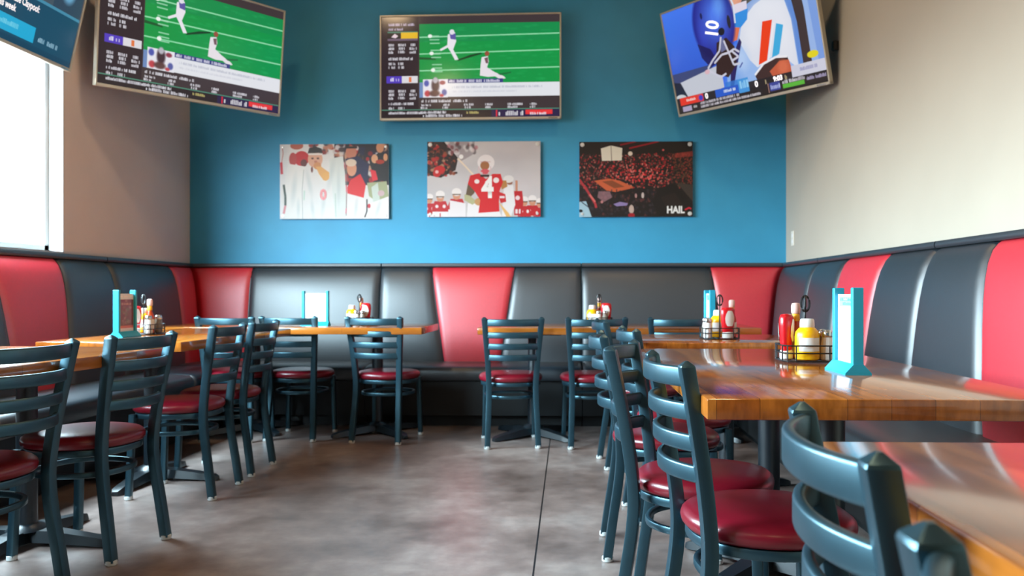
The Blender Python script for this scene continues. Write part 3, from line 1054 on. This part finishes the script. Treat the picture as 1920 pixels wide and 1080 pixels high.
EM_W = mat('screen_text_white', S(238, 238, 244), emit=1.0)
fs = field_screen()
tv('television', 1.452, 0.842, (-0.783, YB - 0.13, 2.794), -0.02, 0.0, 0.0, fs, 'television showing a green football field, squarely in the middle of the blue wall', arm=0.04)
tv('television', 1.38, 0.79, (-2.560, 5.640, 2.716), 0.978, 0.129, 0.028, fs, 'television with the green football field tilted out of the left corner', arm=0.30)
tv_r = tv('television', 1.38, 0.79, (1.187, 5.840, 2.728), -0.941, 0.278, -0.022, player_screen(), 'television in the right corner showing a player in a blue helmet',
   texts=[('10', .372, .385, .17, EM_W, .70, .004, -1.25), ('0', .215, .905, .055, EM_W, 1, .002, 0), ('0', .565, .905, .055, EM_W, 1, .002, 0), ('9:03', .685, .895, .045, EM_W, 1, .002, 0)], arm=0.30)
rail = MB()
rail.box(XR - 0.02, XR, 5.385, 5.400, 2.56, 2.62, 0.002, 1)
rail.box(XR - 0.04, XR - 0.018, 5.37, 5.415, 2.56, 2.62, 0.004, 1)
world_part(rail, 'wall_rail', M_tvback, tv_r)
tv('television', 1.25, 0.715, (-2.972, 4.35, 2.695), 1.587, 0.229, 0.008, news_screen(), 'television with a blue news screen above the bright window',
   texts=[('Coach Matt Eberflus on WR Chase Claypool:', .10, .675, .055, EM_W, .72, .001, 0), ("won't be in the building this week", .10, .755, .055, EM_W, .72, .001, 0)], arm=0.03)

# posters --------------------------------------------------------------------------------------
def poster_white():
    c = Canvas(640, 432, (232, 236, 238))
    rr_ = random.Random(1)
    c.rect(.5, 0, 1, .55, (40, 34, 52))
    for k in range(70):
        x, y = rr_.uniform(.5, 1), rr_.uniform(0, .5)
        c.ell(x, y, rr_.uniform(.01, .035), rr_.uniform(.02, .06), rr_.choice([(34, 40, 78), (150, 30, 44), (214, 170, 140), (190, 120, 96), (30, 30, 38), (228, 224, 222), (196, 40, 50)]), .9, .5)
    c.ell(.655, .11, .05, .09, (206, 140, 116)); c.rect(.60, .03, .71, .06, (30, 28, 34))
    c.poly([(.60, .20), (.72, .16), (.82, .28), (.80, .55), (.68, .40)], (34, 40, 84))
    c.poly([(.82, .22), (.92, .10), (1, .16), (1, .52), (.86, .46)], (32, 36, 46))
    c.ell(.92, .05, .035, .07, (214, 156, 120)); c.ell(.87, .20, .03, .06, (226, 176, 140)); c.ell(.97, .18, .02, .05, (226, 170, 130)); c.ell(.92, .24, .04, .03, (180, 60, 40))
    c.poly([(.83, .34), (.88, .36), (.90, .48), (.85, .50)], (230, 50, 70))
    c.ell(.66, .33, .045, .10, (228, 170, 140)); c.ell(.655, .25, .05, .05, (230, 214, 196))
    c.poly([(.65, .48), (.74, .40), (.79, .55), (.77, .72), (.62, .66), (.62, .58)], (226, 44, 54))
    c.poly([(.80, .52), (.98, .50), (1, .70), (.90, .78), (.82, .70)], (176, 186, 150)); c.poly([(.84, .58), (.90, .52), (.92, .76), (.86, .80)], (210, 226, 220)); c.ell(.93, .66, .03, .04, (214, 190, 196))
    c.poly([(.62, .66), (.80, .74), (.80, 1), (.60, 1)], (238, 238, 240)); c.poly([(.82, .80), (1, .70), (1, 1), (.80, 1)], (240, 240, 242))
    c.line([(.80, .74), (.80, .90), (.78, .98)], .018, (60, 60, 64)); c.ell(.82, .83, .014, .03, (210, 60, 80))
    # left figures
    c.ell(.20, .19, .07, .10, (200, 30, 44)); c.ell(.12, .20, .035, .09, (190, 70, 70)); c.ell(.155, .02, .06, .05, (190, 110, 90)); c.ell(.22, .25, .03, .05, (110, 50, 50))
    for k in range(30):
        c.ell(rr_.uniform(.26, .58), rr_.uniform(0, .12), rr_.uniform(.01, .03), rr_.uniform(.015, .04), rr_.choice([(60, 50, 60), (200, 140, 120), (220, 220, 224), (150, 60, 60), (214, 214, 220)]), .9, .5)
    c.poly([(.08, .26), (.24, .30), (.32, .40), (.30, 1), (.04, 1), (.05, .40)], (236, 240, 240))
    c.poly([(.22, .34), (.40, .22), (.58, .18), (.60, .40), (.615, 1), (.20, 1)], (234, 238, 240))
    c.poly([(.45, .20), (.58, .16), (.60, .42), (.61, .98), (.51, .98)], (226, 236, 236))
    c.line([(.60, .20), (.615, .50), (.61, .96)], .012, (150, 140, 140)); c.line([(.61, .55), (.612, .64)], .014, (230, 120, 140)); c.line([(.61, .86), (.607, .93)], .014, (230, 120, 140))
    c.line([(.51, .66), (.515, .98)], .016, (196, 216, 212)); c.line([(.225, .62), (.222, .75)], .02, (200, 226, 218))
    for (x, y, rx, ry, rt) in ((.13, .60, .02, .16, .1), (.27, .52, .018, .14, -.2), (.47, .40, .02, .16, .2), (.54, .60, .015, .2, 0), (.40, .80, .016, .12, .1), (.30, .86, .014, .1, -.1), (.70, .86, .014, .1, .1), (.90, .88, .016, .09, .3), (.17, .86, .014, .1, 0)):
        c.ell(x, y, rx, ry, (196, 212, 216), .55, 1.4, rt)
    c.line([(.22, .34), (.205, .62), (.21, 1)], .008, (176, 190, 192))
    # standing player with hand at his mouth
    c.ell(.325, .20, .068, .115, (226, 180, 156)); c.poly([(.255, .13), (.27, .05), (.33, .03), (.385, .06), (.395, .14), (.36, .115), (.28, .12)], (44, 44, 48))
    c.rect(.262, .12, .392, .145, (240, 236, 234)); c.ell(.30, .19, .012, .012, (90, 60, 56)); c.ell(.35, .19, .012, .012, (90, 60, 56)); c.ell(.33, .235, .014, .016, (196, 130, 110))
    c.ell(.345, .29, .035, .05, (216, 160, 110)); c.poly([(.33, .30), (.38, .30), (.455, .38), (.45, .47), (.40, .48), (.36, .40)], (232, 184, 116)); c.ell(.42, .43, .035, .06, (234, 186, 112))
    c.ell(.295, .34, .01, .04, (120, 60, 60))
    c.line([(.02, .02), (.03, .12), (.015, .25)], .012, (200, 150, 150)); c.line([(.012, .24), (.018, .40)], .034, (206, 50, 70)); c.line([(.035, .54), (.05, .70), (.05, .82)], .03, (70, 90, 86)); c.line([(.05, .82), (.035, .93)], .03, (220, 150, 160))
    return c


def poster_red():
    c = Canvas(640, 432, (208, 206, 208))
    rr_ = random.Random(2)
    for k in range(80):
        c.ell(rr_.uniform(0, 1), rr_.uniform(0, .8), rr_.uniform(.05, .18), rr_.uniform(.06, .2), rr_.choice([(216, 216, 218), (196, 194, 200), (222, 216, 220)]), .25, .9)
    c.poly([(0, 0), (.14, 0), (.27, .25), (.25, .38), (.12, .48), (0, .44)], (56, 34, 30))
    for k in range(130):
        x, y = rr_.uniform(0, .26), rr_.uniform(0, .46)
        if x > .14 + y * .5 or y > .52 - x * .4:
            continue
        c.ell(x, y, rr_.uniform(.006, .022), rr_.uniform(.008, .03), rr_.choice([(130, 60, 40), (40, 26, 26), (170, 90, 60), (190, 40, 40), (30, 24, 24), (200, 150, 120)]), .9, .6)
    c.ell(.11, .37, .05, .05, (206, 34, 36)); c.ell(.085, .42, .035, .05, (206, 30, 34)); c.ell(.085, .40, .015, .022, (240, 200, 200))
    c.line([(.14, 0), (.27, .23)], .025, (30, 22, 20))
    c.poly([(.17, 0), (.42, 0), (.42, .16), (.30, .26), (.22, .10)], (150, 140, 146), .6)
    for k in range(30):
        c.ell(rr_.uniform(.18, .44), rr_.uniform(0, .16), .016, .028, rr_.choice([(120, 60, 66), (230, 230, 232), (90, 80, 84), (190, 120, 130)]), .7, .7)
    c.ell(.30, .20, .02, .03, (250, 250, 250))
    c.line([(.27, .22), (.42, .46)], .022, (240, 226, 206))
    # team mates in a row

    def mate(x, y, s, hat=True, turn=0):
        c.poly([(x - .05 * s, y + .10), (x + .05 * s, y + .10), (x + .075 * s, y + .2), (x + .07 * s, y + .24), (x - .07 * s, y + .24), (x - .075 * s, y + .2)], (196, 30, 44))
        c.ell(x, y + .06, .032 * s, .05 * s, (214, 156, 126)); c.ell(x, y + .01, .04 * s, .05 * s, (240, 236, 236))
        if hat:
            c.rect(x - .035 * s, y + .035, x + .035 * s, y + .05, (110, 90, 70))
        c.ell(x - .03 * s, y + .17, .014 * s, .022, (240, 230, 232)); c.ell(x + .035 * s, y + .17, .014 * s, .024, (240, 230, 232))
        c.rect(x - .07 * s, y + .24, x + .07 * s, 1, (238, 236, 240))
        c.line([(x, y + .26), (x, 1)], .014, (200, 60, 76)); c.line([(x - .05 * s, y + .30), (x - .055 * s, .98)], .012, (170, 120, 140))
    for args in ((.02, .72, .8), (.115, .69, 1.0), (.26, .66, 1.05), (.93, .75, .9), (.86, .76, .8), (.99, .78, .7)):
        mate(*args)
    c.poly([(.20, .78), (.34, .82), (.34, 1), (.20, 1)], (236, 232, 236)); c.poly([(.36, .82), (.46, .82), (.46, 1), (.35, 1)], (238, 236, 240))
    c.poly([(.76, .66), (.84, .66), (.85, .80), (.84, .98), (.77, .98)], (196, 26, 42)); c.ell(.80, .75, .02, .03, (240, 220, 226)); c.rect(.78, .90, .80, .96, (236, 226, 230)); c.rect(.81, .90, .825, .96, (236, 226, 230)); c.line([(.79, .52), (.79, .66)], .03, (206, 150, 120))
    c.poly([(.68, .58), (.76, .58), (.78, .84), (.74, 1), (.66, 1)], (236, 236, 240)); c.ell(.73, .55, .025, .025, (160, 110, 90)); c.ell(.72, .50, .045, .05, (232, 230, 230))
    # front player
    c.poly([(.36, .56), (.42, .56), (.42, .68), (.38, .74), (.34, .72)], (110, 90, 66)); c.poly([(.33, .70), (.38, .72), (.44, .80), (.40, .84), (.33, .78)], (190, 190, 150)); c.ell(.455, .80, .035, .05, (204, 160, 110))
    c.poly([(.64, .52), (.70, .52), (.71, .60), (.66, .64)], (190, 140, 80))
    c.poly([(.38, .45), (.46, .42), (.52, .50), (.58, .43), (.65, .43), (.67, .54), (.64, .66), (.635, .80), (.64, .98), (.45, .98), (.47, .78), (.42, .66), (.36, .56)], (216, 28, 40))
    c.poly([(.62, .66), (.69, .70), (.70, .80), (.65, .82)], (206, 30, 44)); c.rect(.64, .725, .685, .755, (240, 226, 230))
    c.poly([(.45, .95), (.64, .93), (.66, 1), (.45, 1)], (238, 236, 238)); c.poly([(.63, .80), (.72, .95), (.74, 1), (.70, 1)], (232, 190, 120))
    c.ell(.44, .53, .022, .03, (244, 236, 236)); c.ell(.61, .515, .026, .036, (244, 236, 236)); c.ell(.53, .545, .018, .026, (244, 230, 232)); c.rect(.47, .44, .55, .47, (60, 30, 30))
    c.ell(.52, .28, .075, .105, (240, 236, 238)); c.ell(.51, .32, .040, .06, (176, 120, 76)); c.rect(.47, .265, .56, .275, (200, 150, 160), .6)
    c.ell(.512, .40, .04, .035, (222, 96, 110)); c.line([(.46, .33), (.455, .39), (.49, .42)], .014, (226, 200, 206)); c.line([(.56, .33), (.565, .38), (.54, .42)], .014, (220, 200, 206))
    return c


def poster_arena():
    c = Canvas(640, 432, (30, 20, 18))
    rr_ = random.Random(4)
    c.poly([(.3, 0), (.5, 0), (.35, .06), (.2, .06)], (120, 14, 30)); c.line([(.36, .045), (.50, 0)], .02, (150, 16, 34)); c.line([(.44, .09), (.70, 0)], .025, (150, 16, 34))
    for k in range(1500):
        x, y = rr_.random(), rr_.uniform(.16, .62)
        core = math.exp(-((x - .55) / .22) ** 2 - ((y - .43) / .12) ** 2)
        if rr_.random() < core:
            col = rr_.choice([(250, 60, 64), (255, 110, 100), (226, 34, 50), (255, 160, 150)])
        else:
            col = rr_.choice([(170, 30, 44), (110, 26, 32), (200, 48, 58), (44, 26, 26), (200, 130, 120), (70, 60, 56)])
        if x > .82:
            col = rr_.choice([(130, 60, 44), (150, 76, 60), (60, 50, 40), (170, 60, 56), (90, 74, 54)])
        c.ell(x, y, rr_.uniform(.003, .009), rr_.uniform(.005, .016), col, .85, .5)
    c.poly([(0, 0), (1, 0), (1, .13), (.62, .15), (.5, .18), (0, .16)], (30, 20, 18), .9)
    c.line([(.36, .045), (.50, 0)], .02, (150, 16, 34)); c.line([(.44, .09), (.70, 0)], .022, (160, 18, 38))
    c.poly([(.84, .16), (1, .13), (1, .20), (.84, .22)], (180, 70, 62), .7)
    c.poly([(.19, .09), (.28, .05), (.38, .085), (.375, .25), (.20, .255)], (238, 234, 218)); c.line([(.28, .05), (.285, .25)], .008, (120, 110, 100))
    c.ell(.45, .16, .02, .03, (240, 226, 210)); c.ell(.74, .115, .01, .014, (220, 110, 110))
    c.poly([(.30, .47), (.48, .56), (.50, .60), (.34, .50)], (24, 20, 22))
    c.poly([(.13, .52), (.26, .49), (.36, .52), (.48, .605), (.44, .63), (.32, .67), (.24, .65)], (214, 110, 70)); c.poly([(.20, .53), (.29, .515), (.40, .60), (.31, .62)], (150, 84, 50))
    for k in range(420):
        x, y = rr_.uniform(0, .75), rr_.uniform(.64, .98)
        c.ell(x, y, rr_.uniform(.004, .014), rr_.uniform(.008, .024), rr_.choice([(40, 30, 34), (24, 20, 24), (70, 50, 54), (30, 26, 36), (110, 60, 60), (60, 56, 66)]), .8, .5)
    c.poly([(.17, .66), (.27, .66), (.29, .74), (.22, .80), (.16, .74)], (170, 130, 140), .8)
    c.line([(.0, .50), (.07, .65), (.14, .82), (.15, .88)], .03, (190, 60, 70)); c.line([(.09, .70), (.14, .80)], .025, (226, 120, 116))
    c.poly([(.30, .83), (.36, .80), (.43, .82), (.42, .85), (.33, .86)], (156, 140, 190)); c.ell(.46, .90, .022, .06, (206, 186, 176)); c.ell(.46, .98, .03, .03, (170, 26, 44))
    c.ell(.56, .715, .012, .04, (214, 200, 196)); c.ell(.50, .72, .01, .03, (190, 150, 150)); c.ell(.20, .80, .012, .02, (200, 140, 140)); c.ell(.73, .78, .013, .024, (180, 130, 130))
    c.poly([(.70, .62), (.84, .56), (1, .84), (1, 1), (.70, 1), (.64, .8)], (24, 16, 14)); c.poly([(.86, .55), (1, .58), (1, .80)], (72, 62, 56)); c.poly([(.72, .74), (.84, .68), (.98, .98), (.80, 1)], (40, 28, 24))
    c.poly([(0, .80), (.06, .79), (.11, 1), (0, 1)], (176, 210, 226)); c.line([(.02, .80), (.09, .88)], .012, (60, 70, 90)); c.ell(.01, .92, .02, .02, (20, 20, 26))
    c.line([(.93, .91), (.97, .88), (.985, .90)], .02, (210, 40, 66))
    return c


def poster(loc, w_, h_, canvas, label, studs, texts=()):
    root = empty('wall_poster', loc, label, 'poster', 'sports photo panels on the blue wall')
    MB().box(-w_ / 2, w_ / 2, 0, 0.007, -h_ / 2, h_ / 2).build('panel', M_white, root)
    canvas.a = np.clip(canvas.a, 0, 1) ** 1.12 * 0.94
    m = pic_mat('poster_print', canvas.image('poster_print'), 0, 0.5)
    pr = picture_plane('print', w_, h_, -0.0012, m, root)
    for t_, x, z, size, mm_, sx, bold in texts:
        lettering('lettering', t_, size, mm_, pr, x, -0.0022, z, 'LEFT', sx, bold)
    for sx, sz in ((-1, 1), (1, 1), (-1, -1), (1, -1)):
        s = MB()
        rr2 = 0.017 if (sx, sz) in studs else 0.011
        rings = [[(sx * (w_ / 2 - 0.024) + rad * math.cos(k * PI / 8), y, sz * (h_ / 2 - 0.024) + rad * math.sin(k * PI / 8)) for k in range(16)] for rad, y in ((rr2, 0.023), (rr2, -0.004), (rr2 * .8, -0.007), (rr2 * .2, -0.0075))]
        s.loft(rings).build('standoff_stud', M_stud, root)


M_stud = mat('brushed_stud', S(226, 226, 224), 0.3, metal=0.3)
M_jersey = mat('print_red', S(190, 34, 40), 0.3)
M_printw = mat('print_white', S(236, 238, 238), 0.3)
PY = YB - 0.03
poster((-1.901, PY, 1.901), 0.892, 0.606, poster_white(), 'poster of a basketball player in white, left one of the three photo panels', (), [('0', -0.115, -0.145, 0.115, M_jersey, .9, .006)])
poster((-0.684, PY, 1.914), 0.915, 0.607, poster_red(), 'poster of a football player in a red jersey numbered 4, under the middle television', ((-1, 1), (1, 1)), [('4', -0.015, -0.145, 0.235, M_printw, .8, .008)])
poster((0.540, PY, 1.908), 0.907, 0.603, poster_arena(), 'dark poster of a red crowd in an arena, right one of the three photo panels', ((-1, 1), (1, 1), (1, -1)), [('HAIL', 0.245, -0.272, 0.078, M_printw, .85, .003)])

# outlet plate on the cream wall
ol = empty('outlet_plate', (XR, 6.475, 1.419), 'small ivory outlet plate on the cream wall near the corner', 'outlet')
MB().box(-0.006, -0.0005, -0.036, 0.036, -0.057, 0.057, 0.002, 1).build('plate', M_outlet, ol)
oi = MB()
oi.box(-0.008, -0.0055, -0.016, 0.016, 0.008, 0.036, 0.001, 1)
oi.box(-0.008, -0.0055, -0.016, 0.016, -0.036, -0.008, 0.001, 1)
oi.build('socket', M_white, ol)

# ------------------------------------------------------------------ things on the tables
def caddy(x, y, rz, label):
    r = empty('condiment_caddy', (x, y, ZT), label, 'caddy', 'wire condiment caddies', rz)
    w_, d_ = 0.176, 0.156
    mb = MB()
    for z in (0.006, 0.032, 0.056):
        mb.tube([(a, b3_, z) for a, b3_ in rrect(w_, d_, 0.035, 6)], 0.0026, 6, closed=True)
    for a, b3_ in rrect(w_, d_, 0.035, 3)[::1]:
        mb.tube([(a, b3_, 0.003), (a, b3_, 0.056)], 0.0024, 6)
    for k in range(7):
        a = -w_ / 2 + w_ * (k + .5) / 7
        hh = d_ / 2 - (0.02 if k in (0, 6) else 0.0)
        mb.tube([(a, -hh, 0.005), (a, hh, 0.005)], 0.0022, 6)
    mb.build('wire_basket', M_wire, r)
    h = MB()
    h.tube([(0, 0.010, 0.004), (0, 0.010, 0.165)], 0.0032, 6)
    loop = [(0.014 * math.sin(q), 0.010, 0.190 - 0.026 * math.cos(q)) for q in [2 * PI * k / 16 for k in range(16)]]
    h.tube(loop, 0.0036, 6, closed=True)
    h.tube([(p[0] * .2, 0.010 + p[0], p[2]) for p in loop], 0.0036, 6, closed=True)
    h.build('carry_handle', M_wire, r)
    return r


Z1 = ZT + 0.0075


def mustard(x, y, lab):
    r = empty('mustard_bottle', (x, y, Z1), lab, 'bottle', 'yellow mustard bottles')
    MB().lathe([(0.030, 0), (0.0375, 0.004), (0.0385, 0.012), (0.0385, 0.080), (0.036, 0.092), (0.027, 0.103), (0.021, 0.108)], n=28).build('body', M_yellow, r, smooth=50)
    MB().lathe([(0.0225, 0.107), (0.0235, 0.110), (0.022, 0.130), (0.019, 0.134), (0.004, 0.135)], n=24).build('cap', M_white, r)
    MB().loft([[(0.0392 * math.sin(a), -0.0392 * math.cos(a), z) for a in [-.95 + 1.9 * k / 10 for k in range(11)]] for z in (0.030, 0.074)], caps=False).build('label', M_label, r, smooth=60)
    return r


def ketchup(x, y, lab, rz=0.0):
    """squeeze bottle standing on its wide cap"""
    r = empty('ketchup_bottle', (x, y, Z1), lab, 'bottle', 'red ketchup bottles', rz)
    MB().lathe([(0.027, 0.028), (0.029, 0.040), (0.034, 0.070), (0.037, 0.110), (0.036, 0.135), (0.030, 0.146), (0.010, 0.149)], n=28, sx=1.0, sy=0.62).build('body', M_ketch, r, smooth=60)
    MB().lathe([(0.026, 0), (0.029, 0.003), (0.029, 0.024), (0.024, 0.030)], n=24, sx=1, sy=0.72).build('cap', M_white, r)
    lb = MB()
    for s in (-1, 1):
        prof = []
        for i in range(9):
            z = 0.058 + 0.074 * i / 8
            prof.append((z, 0.0235 * math.sin(PI * (0.12 + 0.80 * i / 8)) ** 0.6))
        rows = []
        for z, hw in prof:
            R = 0.0345 + (0.0025 if 0.08 < z < 0.13 else 0)
            rows.append([lb.bm.verts.new((hw * q, s * (0.62 * math.sqrt(max(1e-6, (R + .0015) ** 2 - (hw * q) ** 2)) + 0.0008), z)) for q in (-1, -.5, 0, .5, 1)])
        for a, b3_ in zip(rows[:-1], rows[1:]):
            for j in range(4):
                lb.face([a[j], a[j + 1], b3_[j + 1], b3_[j]])
    lb.build('label', M_label, r, smooth=60)
    return r


def hot_sauce(x, y, lab):
    r = empty('hot_sauce_bottle', (x, y, Z1), lab, 'bottle', 'hot sauce bottles')
    MB().lathe([(0.018, 0), (0.0225, 0.003), (0.0225, 0.085), (0.019, 0.100), (0.012, 0.118), (0.0105, 0.150)], n=20).build('body', M_hot, r, smooth=50)
    MB().lathe([(0.0115, 0.148), (0.014, 0.150), (0.0148, 0.160), (0.0148, 0.176), (0.012, 0.183), (0.004, 0.185)], n=20).build('cap', M_hotcap, r, smooth=50)
    lb = MB()
    lb.lathe([(0.0229, 0.020), (0.0231, 0.021), (0.0231, 0.074), (0.0229, 0.075)], n=24)
    lb.build('label', M_label, r)
    MB().lathe([(0.0126, 0.124), (0.0132, 0.126), (0.0122, 0.146), (0.0110, 0.148)], n=20).build('neck_band', M_hotlab, r)
    return r


def shaker(x, y, lab, name, m):
    r = empty(name, (x, y, Z1), lab, 'shaker', 'salt and pepper shakers')
    MB().lathe([(0.018, 0), (0.0215, 0.004), (0.0215, 0.045), (0.0185, 0.062), (0.0165, 0.076)], n=12).build('body', m, r, smooth=25)
    MB().lathe([(0.0175, 0.075), (0.0185, 0.077), (0.0185, 0.089), (0.015, 0.096), (0.004, 0.0985)], n=20).build('lid', M_chrome, r, smooth=40)
    return r


def card_holder(x, y, rz, label, card, w_=0.168, back=None):
    """A-foot holder: two uprights and a card between; card faces local -y"""
    r = empty('card_holder', (x, y, ZT), label, 'menu holder', 'teal table card holders', rz)
    b_ = MB()
    L = w_ / 2 + 0.012
    sec = [(-0.036, 0.0), (0.036, 0.0), (0.036, 0.005), (0.013, 0.030), (-0.013, 0.030), (-0.036, 0.005)]
    b_.loft([[(s, a, z) for a, z in sec] for s in (-L, L)])
    b_.build('foot', M_teal, r)
    for s in (-1, 1):
        MB().box(s * w_ / 2 - 0.009, s * w_ / 2 + 0.009, -0.015, 0.015, 0.028, 0.240, 0.002, 1).build('upright', M_teal, r)
    cw = w_ - 0.018
    MB().box(-cw / 2, cw / 2, -0.004, 0.004, 0.030, 0.222).build('card_sleeve', M_card, r)
    p = picture_plane('card', cw - .004, 0.188, -0.0046, card, r, 0.127)
    q = picture_plane('card', cw - .004, 0.188, -0.0046, back or card, r, 0.127)
    q.rotation_euler = (0, 0, PI)
    return r


c = Canvas(200, 280, (240, 240, 242))
c.rect(.10, .03, .92, .18, (150, 200, 232)); c.script(.16, .05, .66, .05, (60, 150, 200), 1); c.script(.30, .115, .5, .045, (80, 140, 200), 2)
c.rect(.35, .06, .6, .09, (230, 170, 180), .5); c.script(.2, .94, .5, .025, (226, 150, 160), 3)
M_menuw = pic_mat('white_menu_card', c.image('white_menu_card'), 0, 0.25)
c = Canvas(200, 280, (240, 242, 246))
c.rect(.12, .06, .86, .30, (236, 226, 236)); c.ell(.22, .45, .10, .08, (196, 230, 236), .8, .6)
c.ell(.35, .78, .16, .14, (176, 222, 232), .8, .5); c.ell(.55, .86, .18, .08, (214, 240, 246), .8, .5); c.ell(.76, .68, .12, .12, (150, 220, 216), .8, .5); c.script(.2, .36, .6, .03, (210, 200, 220), 4)
M_menub = pic_mat('pale_menu_card', c.image('pale_menu_card'), 0, 0.25)
c = Canvas(200, 280, (112, 62, 78))
c.rect(0, 0, 1, .15, (206, 226, 242)); c.script(.1, .04, .8, .06, (240, 244, 250), 5); c.ell(.5, .19, .10, .025, (150, 110, 110))
c.script(.18, .24, .64, .06, (196, 150, 140), 6)
rr0 = random.Random(8)
for k in range(26):
    c.ell(rr0.uniform(.2, .8), rr0.uniform(.36, .82), rr0.uniform(.04, .12), rr0.uniform(.02, .06), rr0.choice([(150, 110, 118), (126, 84, 92), (170, 140, 140), (110, 100, 92)]), .7, .5)
c.rect(0, .86, 1, .95, (206, 110, 110)); c.rect(0, .93, 1, 1, (226, 226, 240))
M_menur = pic_mat('brown_menu_card', c.image('brown_menu_card'), 0, 0.25)

card_holder(0.792, 2.378, -PI / 2, 'teal card holder standing on the glossy right table beside the yellow mustard', M_menuw, 0.158)
card_holder(-2.262, 4.145, PI / 2, 'teal card holder with a brown menu on the left table', M_menur, 0.160)
card_holder(-1.742, 5.640, -0.03, 'teal card holder with a pale card on the left blue-wall table', M_menub)
card_holder(0.740, 4.370, -PI / 2, 'teal card holder seen edge-on behind the caddy on the short table', M_menuw)

# (caddy x, y, turn, {kind: offset}, where)
SETS = [
    (0.780, 2.745, 0.0, 'on the glossy right table', dict(m=(-0.006, -0.0335), k=(-0.060, 0.016), h=(-0.020, 0.050), s=(0.058, -0.036), p=(0.060, 0.024)), 1.1),
    (0.735, 4.060, PI, 'on the short table behind', dict(m=(0.0, -0.0335), k=(-0.034, 0.036), h=(-0.064, -0.018), s=(0.062, 0.036), p=(0.062, -0.018)), 0.3),
    (0.212, 5.735, 0.0, 'on the right blue-wall table', dict(m=(-0.048, -0.008), k=(0.048, -0.006), h=(0.004, 0.044), s=(-0.006, -0.052), p=(0.038, -0.054)), 0.0),
    (-1.455, 5.700, 0.0, 'on the left blue-wall table', dict(m=(-0.048, -0.008), k=(0.048, -0.006), h=(0.004, 0.044), s=(-0.006, -0.052), p=(0.038, -0.054)), 0.0),
    (-2.300, 4.420, PI / 2, 'on the left table', dict(m=(0.046, 0.030), k=(-0.046, 0.036), h=(0.0, -0.024), s=(-0.050, -0.042), p=(0.050, -0.046)), 0.9),
]
for x, y, rz, where, it, kr in SETS:
    caddy(x, y, rz, 'black wire caddy of condiments ' + where)
    ca, sa = math.cos(rz), math.sin(rz)
    P_ = {k: (x + a * ca - b3_ * sa, y + a * sa + b3_ * ca) for k, (a, b3_) in it.items()}
    mustard(*P_['m'], 'yellow mustard bottle with a white cap ' + where)
    ketchup(*P_['k'], 'red ketchup bottle with a white label ' + where, kr)
    hot_sauce(*P_['h'], 'tall thin hot sauce bottle with a pale cap ' + where)
    shaker(*P_['s'], 'salt shaker with a steel lid ' + where, 'salt_shaker', M_salt)
    shaker(*P_['p'], 'pepper shaker with a steel lid ' + where, 'pepper_shaker', M_pepper)
